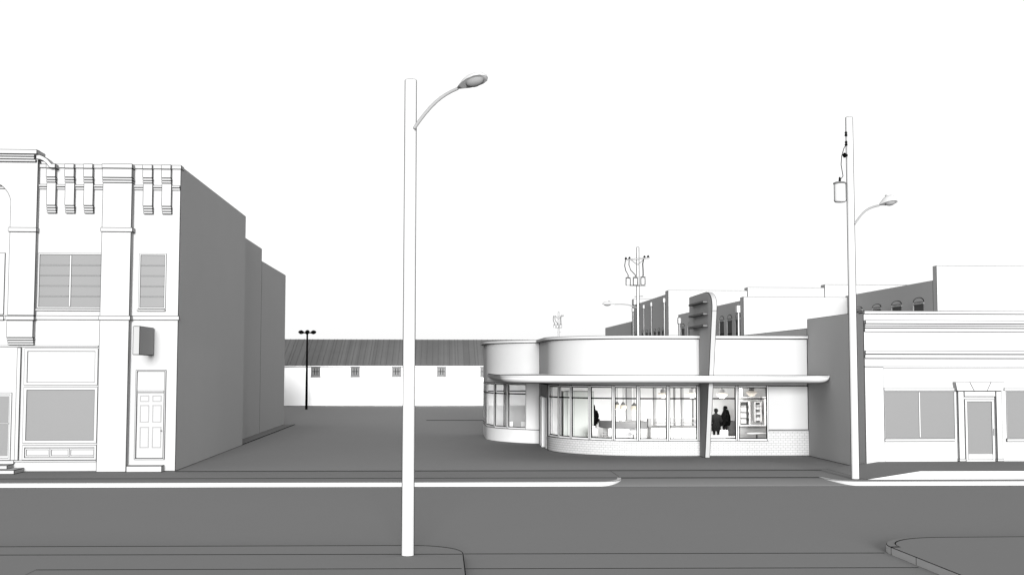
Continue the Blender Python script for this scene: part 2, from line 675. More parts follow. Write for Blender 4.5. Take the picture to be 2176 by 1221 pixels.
def frame(mb, a, b, y0, y1, w, Y, d, bar=None):
    """rectangular frame w metres wide"""
    ym = (y0 + y1) / 2
    x0, x1 = X_at(a, ym, Y), X_at(b, ym, Y)
    z1, z0 = U(a, y0, Y)[1], U(a, y1, Y)[1]
    v = []
    for yy in (Y, Y + d):
        v += [(x0, yy, z0), (x1, yy, z0), (x1, yy, z1), (x0, yy, z1), (x0 + w, yy, z0 + w), (x1 - w, yy, z0 + w), (x1 - w, yy, z1 - w), (x0 + w, yy, z1 - w)]
    fs = []
    for i in range(4):
        j = (i + 1) % 4
        fs += [(i, j, j + 4, i + 4), (i + 8, j + 8, j + 12, i + 12), (i, j, j + 8, i + 8), (i + 4, j + 4, j + 12, i + 12)]
    mb.add(v, fs)
    return x0, x1, z0, z1


def louvre_window(a, b, y0, y1, parent, cols, wm=0.065, rows=5):
    fr = MB(42)
    Y = YL - 0.035
    x0, x1, z0, z1 = frame(fr, a, b, y0, y1, wm, Y, 0.06)
    wcol = (x1 - x0 - 2 * wm - (cols - 1) * 0.075) / cols
    root = None
    rh = (z1 - z0 - 2 * wm) / rows
    for c in range(cols - 1):
        xx = x0 + wm + wcol * (c + 1) + 0.075 * c
        fr.box(xx, xx + 0.075, Y + 0.003, Y + 0.06, z0 + wm, z1 - wm)
    for r_ in range(1, rows):
        zz = z0 + wm + rh * r_
        for c in range(cols):
            xx = x0 + wm + (wcol + 0.075) * c
            fr.box(xx, xx + wcol, Y + 0.012, Y + 0.06, zz - 0.018, zz + 0.018, w=0.0125, force=True)
    root = fr.build("window", WALL_L, parent)
    p = MB(42)
    p.box(x0 + wm, x1 - wm, YL - 0.010, YL + 0.01, z0 + wm, z1 - wm, ink=False)
    p.build("pane", PANE, root)
    return root, x0, x1, z0


w1, x0, x1, z0 = louvre_window(79.7, 218, 536.8, 655, lb, 2)
s_ = MB(42); fb(s_, 74.5, 216, 655, 660, YL - 0.1, 0.12); s_.build("sill", WALL_L, w1)
w2, x0, x1, z0 = louvre_window(294.5, 352.8, 538, 656, lb, 1)
s_ = MB(42); fb(s_, 290.5, 351, 656.3, 661, YL - 0.09, 0.1); s_.build("sill", WALL_L, w2)

# shop front left of the pilaster
m = MB(42)
fb(m, -140, 209, 733, 736.6, YL - 0.06, 0.08)
m.build("shopfront_lintel", WALL_L, lb)
m = MB(42)
x0 = X_at(33, 850, YL - 0.1); x1 = X_at(42, 850, YL - 0.1)
m.box(x0, x1, YL - 0.1, YL + 0.02, U(40, 978, YL - 0.1)[1], U(40, 737.5, YL - 0.1)[1])
m.build("corner_post", WALL_L, lb)
m = MB(42)
frame(m, 51, 208, 739, 818.3, 0.115, YL - 0.05, 0.06)
o = m.build("transom", WALL_L, lb)
m = MB(42)
frame(m, 48.5, 206.5, 821.2, 941.5, 0.115, YL - 0.05, 0.06)
sw = m.build("shop_window", WALL_L, lb)
m = MB(42)
m.box(X_at(54, 880, YL), X_at(203, 880, YL), YL - 0.012, YL + 0.01, U(100, 935, YL)[1], U(100, 828, YL)[1], ink=False)
m.build("pane", PANE, sw)
m = MB(42)
frame(m, 46.5, 204.8, 945, 977, 0.09, YL - 0.05, 0.06)
for (a, b) in ((52.5, 106), (106, 147), (147, 201.5)):
    frame(m, a, b, 951.8, 970, 0.055, YL - 0.035, 0.05)
m.build("bulkhead_panel", WALL_L, lb)
m = MB(42)
fb(m, 28, 204.5, 977.4, 981.3, YL - 0.085, 0.1)
m.build("shopfront_sill", WALL_L, lb)
# glazed entrance at the left edge
m = MB(42)
x0, x1, z0, z1 = frame(m, -60, 23.5, 833.5, 977.5, 0.075, YL - 0.04, 0.06)
zr = U(10, 899, YL)[1]
m.box(x0 + 0.075, x1 - 0.075, YL - 0.03, YL + 0.01, zr - 0.02, zr + 0.02)
ed = m.build("entrance_door", WALL_L, lb)
m = MB(42)
m.box(x0 + 0.07, x1 - 0.11, YL - 0.012, YL + 0.01, U(10, 968, YL)[1], U(10, 841, YL)[1], ink=False)
m.build("pane", PANE, ed)
m = MB(41)
zs = [U(10, y, YL - 0.4)[1] for y in (978.5, 987.3)]
m.box(-26, X_at(29.5, 982, YL - 0.1), YL - 0.1, YL + 0.02, zs[1], zs[0])
Y2 = YL - 0.65
m.box(-26, X_at(15.2, 992, Y2), Y2, YL + 0.02, U(10, 996.5, Y2)[1], U(10, 988, Y2)[1])
Y3 = YL - 1.0
m.box(-26, X_at(30.3, 1002, Y3), Y3, YL + 0.02, PV - 0.002, U(10, 998, Y3)[1])
m.build("entrance_step", WALL_L, lb)
# panelled door on the right
m = MB(42)
x0, x1, z0, z1 = frame(m, 286.2, 351.3, 785, 976, 0.06, YL - 0.06, 0.08)
zz = U(300, 831, YL)[1]
m.box(x0 + 0.06, x1 - 0.06, YL - 0.05, YL + 0.01, zz - 0.03, zz + 0.03)
m.build("door_surround", WALL_L, lb)
m = MB(42)
x0 = X_at(290.5, 900, YL - 0.03); x1 = X_at(347.5, 900, YL - 0.03)
m.box(x0, x1, YL - 0.03, YL + 0.02, U(320, 972.5, YL)[1], U(320, 834, YL)[1])
for (y0, y1) in ((839.5, 853), (860, 897), (906.4, 951)):
    for (a, b) in ((297.3, 316.8), (323.6, 343)):
        e = -(y0 - 840) / 75
        frame(m, a + e, b + e, y0, y1, 0.03, YL - 0.045, 0.03)
dr = m.build("door", WALL_L, lb)
m = MB(42)
m.lathe((x1 - 0.07, YL - 0.07, z0 + 1.0), [(0.005, -0.03), (0.03, -0.02), (0.03, 0.02), (0.005, 0.03)], n=10, ink=False)
m.build("door_knob", DKMET, dr)
m = MB(42)
fb(m, 285, 348.5, 973.3, 976.3, YL - 0.08, 0.09)
m.build("threshold", WALL_L, lb)
m = MB(41.5)
Y_ = YL - 0.42
x0, x1 = X_at(267.5, 995, Y_), X_at(344, 995, Y_)
m.box(x0, x1, Y_, YL + 0.02, PV - 0.002, U(300, 989, Y_)[1])
m.build("door_step", WALL_L, lb)

# projecting box sign on the left building
YP = YL - 2.1
m = MB(40)
x0, x1 = X_at(282, 722, YP), X_at(297, 722, YP)
m.box(x0, x1, YP, YL - 0.12, U(290, 753.5, YP)[1], U(290, 692, YP)[1])
bs = thing("projecting_sign", ((x0 + x1) / 2, YP + 1, 4), "blank grey box sign projecting above the panelled door", "sign")
bs_o = m.build("sign_box", SIGN, bs)
zz = U(290, 720, YP)[1]
for dz in (-0.3, 0.3):
    m = MB(41)
    m.tube([((x0 + x1) / 2, YL - 0.15, zz + dz), ((x0 + x1) / 2, YL + 0.01, zz + dz)], 0.03)
    m.build("bracket", DKMET, bs)

# ------------------------------------------------------------------ plain building behind it
XS2 = XS - 0.72
y0_, zA = UX(522.5, 508, XS2)
y1_, z1_ = UX(557, 528, XS2)
z2_ = UX(557, 554, XS2)[1]
y3_, z3_ = UX(605, 582, XS2)
YR0 = YLB + 0.02
yend = UX(603, 903, XS2)[0]
rb = thing("rear_building", (-16, 65, PV), "plain grey stepped building standing behind the corner shop", "building")
m = MB(65)
m.box(-26, XS2, YR0, y1_, PV - 0.002, z1_)
m.build("wall", WALL_L, rb)
m = MB(70)
m.box(-26, XS2, y1_ + 0.003, yend, PV - 0.002, z2_)
m.build("rear_wall", WALL_L, rb)
m = MB(65)
m.prism([(XS2, YLB), (XS, YLB), (XS, yend), (XS2, yend)], PV - 0.02, PV + 0.03, axis='z', w=0.02)
m.strip([(XS - 0.02, YLB), (XS - 0.02, yend)], 0.5, PV + 0.03)
struct(m.build("side_path", PAVE))

# ------------------------------------------------------------------ warehouse
YW = G(760, 862.3, PV)[1]
wh = thing("warehouse", (-2, YW + 6, PV), "long low whitewashed warehouse with ribbed grey roof across the yard", "building")
m = MB(YW, 0.9)
zE = U(760, 778.4, YW)[1]
m.box(-40, 34, YW, YW + 13.4, PV - 0.002, zE)
m.build("wall", BARN, wh)
m = MB(YW, 0.6)
m.box(-40.3, 34.3, YW - 0.35, YW - 0.02, zE - 0.02, U(760, 775.5, YW - 0.35)[1])
m.build("fascia", BARN, wh)
zEv = U(760, 775.5, YW - 0.4)[1]
run = 6.7
YRg = YW + run
zR = U(760, 720.6, YRg)[1]
m = MB(YW, 0.5)
m.prism([(YW - 0.42, zEv), (YRg, zR), (YRg + 7.1, zEv), (YRg + 7.1, zEv - 0.1), (YRg, zR - 0.12), (YW - 0.42, zEv - 0.06)], -40.5, 34.5, axis='x', w=0.03)
roof = m.build("roof", ROOF, wh)
m = MB(YW)
x = -40.2
dl = Vector((0, run + 0.42, zR - zEv))
while x < 34:
    m.add([(x, YW - 0.42, zEv + 0.002), (x + 0.035, YW - 0.42, zEv + 0.002), (x + 0.035, YW - 0.42, zEv + 0.03), (x, YW - 0.42, zEv + 0.03),
           (x, YRg, zR + 0.002), (x + 0.035, YRg, zR + 0.002), (x + 0.035, YRg, zR + 0.03), (x, YRg, zR + 0.03)],
          [(0, 1, 2, 3), (4, 5, 6, 7), (0, 1, 5, 4), (1, 2, 6, 5), (2, 3, 7, 6), (3, 0, 4, 7)], ink=False)
    x += 0.55 if random.random() < 0.75 else 0.275
m.build("roof_seam", DARKPANE, roof)
for pc in (570, 670.7, 754.6, 842.8, 938.3, 1030.2):
    Y_ = YW - 0.06
    fr = MB(YW, 0.9)
    x0, x1, z0, z1 = frame(fr, pc - 10, pc + 10, 779, 798.5, 0.13, Y_, 0.08)
    xw = (x1 - x0)
    wn = fr.build("window", SASH, wh)
    p = MB(YW)
    p.box(x0 + 0.12, x1 - 0.12, YW - 0.02, YW + 0.01, z0 + 0.12, z1 - 0.12, ink=False)
    p.build("pane", DULL, wn)
    p = MB(YW)
    for t in (0.37, 0.63):
        p.box(x0 + xw * t - 0.018, x0 + xw * t + 0.045, YW - 0.045, YW - 0.018, z0 + 0.13, z1 - 0.13, ink=False)
    zm = (z0 + z1) / 2
    p.box(x0 + 0.13, x1 - 0.13, YW - 0.043, YW - 0.018, zm - 0.03, zm + 0.03, ink=False)
    p.build("muntin", INK, wn)
    s_ = MB(YW, 0.6)
    fb(s_, pc - 10.6, pc + 10.6, 798.8, 801, YW - 0.12, 0.13)
    s_.build("sill", SASH, wn)

# ------------------------------------------------------------------ diner
di = thing("diner", (9, 56, PV), "white streamlined diner with rounded corner, long flat canopy and big windows", "building")
YD = 49.36
ZH = U(1400, 819, YD)[1]         # window head
ZS = U(1400, 936.5, YD)[1]       # sill
ZC0, ZC1 = U(1400, 719, YD)[1], U(1400, 712, YD - 0.2)[1]
XM = 4.713
RC = 4.2
cyM = YD + RC
XE = 15.196
main_arc = [(XM + RC - RC * math.cos(R(t)), cyM - RC * math.sin(R(t))) for t in [i * 2.5 for i in range(0, 37)]]
straight = [(XM + RC + (XE - XM - RC) * i / 6, YD) for i in range(1, 7)]
main_front = main_arc + straight
side_wall = [(XM, 57.95), (XM, 55.6), (XM, cyM + 0.002)]
XD0, RD, YDc = 2.295, 5.0, 62.1
drum = [(XD0, 66), (XD0, 64)] + [(XD0 + RD - RD * math.cos(R(t)), YDc - RD * math.sin(R(t))) for t in [i * 2.0 for i in range(0, 31)]]
drum = [p for p in drum if p[0] <= XM + 0.001] + [(XM - 0.002, YDc - math.sqrt(RD ** 2 - (XD0 + RD - XM) ** 2))]

TW = 0.22
m = MB(52)
ribbon(m, side_wall[:-1] + main_front, 0.0, -TW, ZH, ZC0)
ribbon(m, drum, 0.0, -TW, ZH, ZC0)
m.build("parapet_wall", STUCCO, di)
m = MB(52, 0.85)
ribbon(m, side_wall[:-1] + main_front[:-1] + [(XE - 0.0, YD)], 0.17, -0.3, ZC0, ZC1)
ribbon(m, drum, 0.17, -0.3, ZC0, ZC1)
m.build("coping", STUCCO, di)
XPier = X_at(1632.5, 930, YD)
ZPB = U(1670, 916.5, YD)[1]
ZPC = U(1670, 913, YD)[1]
m = MB(52)
ribbon(m, main_arc + [(XPier, YD)], 0.0, -TW, PV - 0.002, ZS, ink=False)
ribbon(m, [(XPier, YD), (XE, YD)], 0.0, -TW, PV - 0.002, ZPB, u0=RC * math.pi / 2 + XPier - XM - RC, ink=False)
ribbon(m, main_front, 0.004, -0.05, PV - 0.01, PV + 0.022, ink=False, m=1)
m.box(XPier + 0.002, XPier + 0.012, YD - 0.003, YD + 0.05, ZS, ZPB, ink=False, m=1)
ribbon(m, main_arc + [(XPier, YD)], 0.003, -0.05, ZS - 0.014, ZS + 0.004, ink=False, m=1)
m.build("brick_base", BRICK, di)
m = MB(50)
ribbon(m, [(XPier, YD), (XE, YD)], 0.0, -TW, ZPC, ZH - 0.002)
ribbon(m, [(XPier - 0.0, YD), (XE + 0.01, YD)], 0.03, -TW, ZPB, ZPC)
m.build("pier", STUCCO, di)
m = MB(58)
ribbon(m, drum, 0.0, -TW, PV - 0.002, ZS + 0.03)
m.build("wing_base", WHITE, di)  # lighter colour than the stucco above, to offset the canopy's shade
# wing wall right of its windows
XW2 = X_at(1119, 870, 57.9)
dr2 = [p for p in drum if p[0] > XW2 + 0.05]
dr2 = [(XW2, YDc - math.sqrt(RD ** 2 - (XD0 + RD - XW2) ** 2))] + dr2
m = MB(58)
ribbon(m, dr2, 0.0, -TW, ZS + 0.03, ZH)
m.build("wing_wall", WHITE, di)  # lightened in colour as well, against the shadow the canopy casts here
# side wall with the entrance
m = MB(55)
zd = U(1155, 842, 55.5)[1]
ribbon(m, [(XM, 57.95), (XM, 56.75)], 0, -TW, PV - 0.002, ZH)
ribbon(m, [(XM, 54.15), (XM, cyM)], 0, -TW, PV - 0.002, ZH)
ribbon(m, [(XM, 56.75), (XM, 54.15)], 0, -TW, zd, ZH)
m.build("side_wall", STUCCO, di)
m = MB(55, 0.8)
m.box(XM + 0.12, XM + 0.17, 54.2, 56.7, PV, zd)
dd = m.build("door", WHITE, di)
m = MB(55, 0.8)
m.box(XM - 0.10, XM + 0.12, 56.45, 56.72, PV, zd, w=0.012)
m.box(XM - 0.12, XM + 0.10, 55.35, 55.50, PV, zd - 0.02, w=0.012)
m.box(XM - 0.03, XM + 0.12, 54.16, 54.24, PV, zd, w=0.012)
m.build("door_frame", WHITE, dd)

# windows: one framed bay per photo bay
def path_at(path, X):
    for (a, b) in zip(path[:-1], path[1:]):
        if a[0] <= X <= b[0] and b[0] > a[0]:
            t = (X - a[0]) / (b[0] - a[0])
            return (X, a[1] + (b[1] - a[1]) * t)
    return path[-1]


def X_on(px, py, path):
    best = None
    for (a, b) in zip(path[:-1], path[1:]):
        for i in range(20):
            t = i / 20
            X, Y = a[0] + (b[0] - a[0]) * t, a[1] + (b[1] - a[1]) * t
            e = abs(U(px, py, Y)[0] - X)
            if best is None or e < best[0]:
                best = (e, X, Y)
    return (best[1], best[2])


def bay(p0, p1, zs, zh, parent, glass=None):
    """window bay between plan points: frame posts, sill and head bars, black transom bar, glass"""
    a = math.atan2(p1[1] - p0[1], p1[0] - p0[0])
    L = math.hypot(p1[0] - p0[0], p1[1] - p0[1])
    ca, sa = math.cos(a), math.sin(a)

    def at(t, off):
        return (p0[0] + ca * t - sa * off, p0[1] + sa * t + ca * off)
    fw = 0.065
    fr = MB(50, 0.75)
    for t in (fw / 2 + 0.002, L - fw / 2 - 0.002):
        c = at(t, 0.06)
        fr.rotbox(c[0], c[1], zs, zh, fw, 0.13, a)
    c = at(L / 2, 0.06)
    fr.rotbox(c[0], c[1], zs, zs + 0.09, L - 2 * fw, 0.11, a)
    fr.rotbox(c[0], c[1], zh - 0.07, zh, L - 2 * fw, 0.11, a)
    w = fr.build("window", WHITE, parent)
    c = at(L / 2, 0.03)
    tb = MB(50)
    zt = zh - 0.53
    tb.rotbox(c[0], c[1], zt - 0.028, zt + 0.028, L - 2 * fw, 0.05, a, ink=False)
    # thin black glazing bead round the pane
    for t in (fw + 0.014, L - fw - 0.014):
        q = at(t, 0.045)
        tb.rotbox(q[0], q[1], zs + 0.09, zh - 0.07, 0.03, 0.04, a, ink=False)
    tb.rotbox(c[0], c[1], zs + 0.09, zs + 0.115, L - 2 * fw - 0.06, 0.03, a, ink=False)
    tb.rotbox(c[0], c[1], zh - 0.095, zh - 0.07, L - 2 * fw - 0.06, 0.03, a, ink=False)
    tb.build("transom_bar", BLACK, w)
    gl = MB(50)
    gl.rotbox(at(L / 2, 0.06)[0], at(L / 2, 0.06)[1], zs + 0.09, zh - 0.07, L - 2 * fw, 0.004, a, ink=False)
    gl.build("pane", glass or GLASS, w)
    return w


wpx = [1166, 1186, 1212, 1252.5, 1303, 1356.5, 1419.5, 1485.5]
wp = [X_on(p, 880, main_front) for p in wpx]
for p0, p1 in zip(wp[:-1], wp[1:]):
    bay(p0, p1, ZS, ZH, di)
wpx2 = [1498, 1565.5, 1632]
wp2 = [X_on(p, 880, main_front) for p in wpx2]
for p0, p1 in zip(wp2[:-1], wp2[1:]):
    bay(p0, p1, ZS, ZH, di)
m = MB(50)
m.box(wp[-1][0], wp2[0][0], YD, YD + 0.2, ZS, ZH, w=0.01)
m.build("mullion_panel", STUCCO, di)
dpx = [1035.5, 1049.5, 1077.5, 1119]
dp = [(XD0, YDc + 0.3)] + [X_on(p, 870, drum) for p in dpx[1:]]
for p0, p1 in zip(dp[:-1], dp[1:]):
    bay(p0, p1, ZS + 0.03, ZH, di)
# glazed back side of the wing
for y0, y1 in ((YDc + 0.3, YDc + 2.2), (YDc + 2.2, YDc + 4.1)):
    bay((XD0, y1), (XD0, y0), ZS + 0.03, ZH, di, FROST)

for a_, b_ in ((XD0 + 0.1, 3.5), (3.5, XM + 0.3)):
    bay((a_, 66.0), (b_, 66.0), ZS - 0.5, ZH, di, FROST)

# canopy
CF, CX0, CX1 = 46.45, 2.32, 15.19
CZ0, CZ1 = U(1500, 813.5, CF + 0.3)[1], U(1500, 797.3, CF)[1]
# keep the canopy clear of the neighbouring wall


def can_ring(i, z):
    r = max(1.8 - i, 0.25)
    X0, Y0, X1 = CX0 + i, CF + i, CX1 - i
    pts = [(X0, 61.6)] + [(X0 + r - r * math.cos(R(t)), Y0 + r - r * math.sin(R(t))) for t in range(0, 91, 6)]
    e = 0.07
    pts += [(X1 - e, Y0)] + [(X1 - e + e * math.sin(R(t)), Y0 + e - e * math.cos(R(t))) for t in (22, 45, 67)] + [(X1, Y0 + e), (X1, YD - 0.003)]
    pts += [(p[0], p[1] - 0.003) for p in reversed(main_front) if p[0] < X1 - 0.02]
    pts += [(XM + 0.002, 56.8)]
    pts += [(p[0], p[1] - 0.003) for p in reversed(drum) if p[1] < 61.5 and p[0] < XM - 0.3]
    pts = [p for p in pts]
    return [(p[0], p[1], z) for p in pts]


levels = [(0.10, CZ1), (0.0, CZ1 - 0.012), (0.0, CZ1 - 0.045)]
hN = CZ1 - 0.07 - CZ0
for i in range(1, 9):
    t = i / 8 * math.pi / 2
    levels.append((0.34 * (1 - math.cos(t)) + 0.012, CZ1 - 0.055 - hN * math.sin(t)))
levels.append((0.55, CZ0))
rings = [can_ring(i, z) for (i, z) in levels]
n = len(rings[0])
v, f = [], []
for rg in rings:
    v += rg
for k in range(len(rings) - 1):
    for j in range(n):
        q = (j + 1) % n
        f.append((k * n + j, k * n + q, (k + 1) * n + q, (k + 1) * n + j))
f.append(tuple(range(n)))
f.append(tuple(range((len(rings) - 1) * n, len(rings) * n)))
m = MB(46)
m.add(v, f, ink=False, ang=0.7)
can = m.build("canopy", WHITE, di)
m = MB(46)
pth = [(p[0], p[1]) for p in can_ring(0.006, 0)[1:24]]
ribbon(m, [(CX0 + 0.006, 60)] + pth[:17] + [(CX1 - 0.13, CF + 0.006)], 0.014, -0.02, CZ1 - 0.018, CZ1 + 0.010, ink=False)
ribbon(m, [(CX0 + 0.006, 58)] + pth[:17] + [(CX1 - 0.13, CF + 0.006)], 0.008, -0.02, CZ1 - 0.066, CZ1 - 0.055, ink=False)
m.build("drip_edge", INK, can)

# floor, ceiling, roof, back walls
FL = 0.2
m = MB(55)
m.prism([(XM + 0.25, 66), (XM + 0.25, cyM + 0.3)] + [(p[0] + (XM + RC - p[0]) * 0.06, p[1] + 0.25) for p in main_arc] + [(XE - 0.02, YD + 0.24), (XE - 0.02, 66)], PV, FL, axis='z', ink=False)
m.prism([(XD0 + 0.24, 66), (XD0 + 0.24, YDc)] + [(p[0] + 0.2, p[1] + 0.28) for p in drum[3:]] + [(XM + 0.24, 57.9), (XM + 0.24, 66)], PV, FL - 0.002, axis='z', ink=False)
m.build("floor", INTG, di)
m = MB(55)
m.prism([(XM + 0.25, 66), (XM + 0.25, cyM + 0.3)] + [(p[0] + (XM + RC - p[0]) * 0.06, p[1] + 0.25) for p in main_arc] + [(XE - 0.02, YD + 0.24), (XE - 0.02, 66)], ZH + 0.02, ZH + 0.2, axis='z', ink=False)
m.prism([(XD0 + 0.24, 66), (XD0 + 0.24, YDc)] + [(p[0] + 0.2, p[1] + 0.28) for p in drum[3:]] + [(XM + 0.24, 57.9), (XM + 0.24, 66)], ZH + 0.022, ZH + 0.2, axis='z', ink=False)
m.build("ceiling", INTW, di)
m = MB(60)
m.box(XM + 0.3, XE, 60.9, 61.2, PV, ZC0 - 0.3)
m.box(XE - 0.2, XE, YD + 0.25, 60.9, PV, ZC0)
m.box(X_at(1566, 860, 55.9), XE - 0.2, 55.96, 56.2, PV, ZC0 - 0.3)
m.build("back_wall", INTW, di)
# grey piers on the back wall and a grey-green partition on the left
m = MB(60, 0.7)
for (a, b) in ((1330.5, 1342), (1389, 1394.5), (1432, 1435), (1447, 1452), (1471, 1474)):
    m.box(X_at(a, 860, 60.8), X_at(b, 860, 60.8), 60.75, 60.95, PV, ZH + 0.02)
m.build("wall_pier", PIER, di)
m = MB(57, 0.5)
x0, x1 = X_at(1197, 870, 58), X_at(1262, 870, 58)
m.box(x0, x1, 58, 59.2, FL, U(1230, 831, 58)[1])
m.build("partition", INTGR, di)
m = MB(58, 0.5)
m.box(X_at(1206, 870, 57.9), X_at(1221, 870, 57.9), 57.95, 58.02, FL, U(1230, 831, 58)[1], w=0.008)
m.build("partition_door", INTGR, di)
# frame of a framed opening on the back wall right
m = MB(58, 0.5)
m.box(X_at(1576, 860, 55), XE - 0.2, 54.8, 55.95, U(1600, 843, 54.8)[1], ZH + 0.02)
m.build("bulkhead", INTD, di)

# ------------------------------------------------------------------ pylon sign
XF0, XF1 = 10.63, 10.845
prof = [(49.3, PV - 0.002), (48.42, PV - 0.002), (46.90, 6.02)]
for i in range(1, 13):
    t = i / 12
    p0, p1, p2, p3 = (46.90, 6.02), (46.72, 6.52), (47.25, 6.86), (48.3, 6.83)
    c = [(1 - t) ** 3 * p0[q] + 3 * (1 - t) ** 2 * t * p1[q] + 3 * (1 - t) * t * t * p2[q] + t ** 3 * p3[q] for q in (0, 1)]
    prof.append(tuple(c))
prof += [(51.25, 6.80), (51.25, 5.0), (49.3, 5.0)]
py = thing("pylon_sign", (10.7, 48.6, PV), "tall leaning sign fin with rounded top rising through the canopy", "sign")
m = MB(48)
m.prism(prof, XF0, XF1, axis='x', ang=0.6)
m.build("fin", FIN, py)
m = MB(47)
m.box(XF0 + 0.0, XF1, 46.885, 46.92, 6.01, 6.022, ink=False, m=1)
m.build("joint", INK, py)
for (y0, y1) in ((639, 643), (664.3, 668.6), (689.3, 693.9)):
    m = MB(48, 0.8)
    m.box(XF0 - 0.205, XF0 + 0.001, 47.6, 50.4, U(1500, y1, 47.6)[1], U(1500, y0, 47.6)[1], w=0.012)
    m.build("shelf_bar", DKMET, py)

# ------------------------------------------------------------------ right building
XRB = G(1719, 968, PV)[0]
XRB = 15.2
rbd = thing("storefront_building", (20, YF + 4, zt), "white single storey storefront with moulded cornice and hooded glass door", "building")
ZRT = U(1900, 660, YF)[1]
m = MB(44)
yst = UX(1714.3, 676, XRB)[0]
m.box(XRB, 32, YF, yst, PV - 0.002, ZRT - 0.03)
m.build("wall", WALL_R, rbd)
m = MB(52)
zr_ = UX(1714, 697, XRB)[1]
m.box(XRB, 32, yst + 0.003, yst + 14, PV - 0.002, zr_)
m.build("rear_wall", WALL_R, rbd)


def hband(mb, y0, y1, p, e=0.0, k=1900):
    z1 = U(k, y0, YF - p)[1]; z0 = U(k, y1, YF - p)[1]
    mb.box(XRB - e, 32, YF - p, YF + 0.04, z0, z1)


m = MB(43)
m.box(XRB - 0.0, 32, YF - 0.10, YF + 0.5, U(1900, 666.8, YF - 0.1)[1], ZRT)
m.build("coping", WALL_R, rbd)
m = MB(43)
for (y0, y1, p) in ((679.5, 687.6, 0.16), (687.6, 692, 0.12), (692, 696.6, 0.09), (696.6, 705, 0.06)):
    hband(m, y0, y1, p, -0.02)
m.build("cornice", WALL_R, rbd)
m = MB(43)
hband(m, 744, 752.3, 0.09, -0.02)
hband(m, 752.3, 761, 0.05, -0.02)
m.build("string_course", WALL_R, rbd)
# shopfront: a shallow recess read by its frame
m = MB(43)
zq = U(1900, 778.8, YF)[1]
xq = X_at(1878.3, 880, YF)
m.box(XRB, xq, YF - 0.05, YF + 0.02, PV + 0.02, zq)
m.box(XRB, 32, YF - 0.05, YF + 0.02, zq + 0.003, U(1900, 762, YF)[1])
m.box(xq, 32, YF - 0.02, YF + 0.02, zq - 0.045, zq - 0.006, ink=False)
m.box(xq, 32, YF - 0.022, YF + 0.02, zq - 0.062, zq - 0.045, ink=False, m=1)
m.build("shopfront_surround", WALL_R, rbd)
m = MB(43)
z1 = U(1900, 823, YF)[1]; z0 = U(1900, 829.5, YF)[1]
m.box(xq + 0.003, X_at(2034, 826, YF), YF - 0.045, YF + 0.02, z0, z1)
m.box(X_at(2132.5, 826, YF), 32, YF - 0.045, YF + 0.02, z0, z1)
m.build("window_lintel", WALL_R, rbd)


def shopwin(a, b, cols):
    fr = MB(43)
    x0, x1, z0, z1 = frame(fr, a, b, 830, 931, 0.03, YF - 0.03, 0.05)
    for c in range(1, cols):
        xx = x0 + (x1 - x0) * c / cols
        fr.box(xx - 0.03, xx + 0.03, YF - 0.028, YF + 0.02, z0 + 0.03, z1 - 0.03)
    w = fr.build("window", WALL_R, rbd)
    p = MB(43)
    p.box(x0 + 0.02, x1 - 0.02, YF - 0.012, YF + 0.01, z0 + 0.02, z1 - 0.02, ink=False)
    p.build("pane", PANE, w)
    s = MB(43)
    fb(s, a + 0.6, b + 0.9, 931, 938, YF - 0.09, 0.11)
    s.build("sill", WALL_R, w)


shopwin(1879.5, 2029.5, 2)
shopwin(2139, 2290, 2)
# door with surround and flared hood
m = MB(42.7)
PD = 0.14
zb = zt - 0.002
zh_ = U(2080, 830.3, YF - PD)[1]
for (a, b) in ((2037, 2050.5), (2118, 2131)):
    xx0, xx1 = X_at(a, 910, YF - PD), X_at(b, 910, YF - PD)
    m.box(xx0, xx1, YF - PD, YF + 0.02, zb, zh_)
    m.box(xx0 - 0.012, xx1 + 0.012, YF - PD - 0.02, YF + 0.02, zb, U(a, 973.5, YF - PD)[1])
x0, x1 = X_at(2050.5, 910, YF - PD), X_at(2118, 910, YF - PD)
m.box(x0, x1, YF - PD + 0.004, YF + 0.02, U(2080, 842.5, YF - PD)[1], zh_)
ds = m.build("door_surround", WALL_R, rbd)
m = MB(42.7)
Yh = YF - 0.26
poly = [U(2034.3, 830.2, Yh), U(2132.3, 830.2, Yh), U(2135.5, 811, Yh), U(2030, 811, Yh)]
pa = [poly[0], U(2070.5, 830.2, Yh), U(2060.4, 811, Yh), poly[3]]
pb = [U(2070.5, 830.2, Yh), U(2097.5, 830.2, Yh), U(2106, 811, Yh), U(2060.4, 811, Yh)]
pc = [U(2097.5, 830.2, Yh), poly[1], poly[2], U(2106, 811, Yh)]
for q, yo in ((pa, 0), (pb, -0.004), (pc, 0)):
    m.prism(q, Yh + yo, YF + 0.02, axis='y', w=0.012)
m.build("door_hood", WALL_R, rbd)
m = MB(43)
x0, x1, z0, z1 = frame(m, 2051.5, 2114, 847, 981.3, 0.10, YF - 0.05, 0.07)
m.box(x0 + 0.101, x1 - 0.101, YF - 0.046, YF + 0.01, z0 + 0.101, U(2080, 964, YF)[1], ink=False)
do = m.build("door", WALL_R, rbd)
m = MB(43)
m.box(x0 + 0.09, x1 - 0.09, YF - 0.02, YF + 0.01, z0 + 0.2, z1 - 0.09, ink=False)
m.build("pane", PANE, do)
m = MB(43)
m.tube([(x1 - 0.05, YF - 0.07, z0 + 0.95), (x1 - 0.05, YF - 0.07, z0 + 1.2)], 0.013)
m.build("handle", DKMET, do)


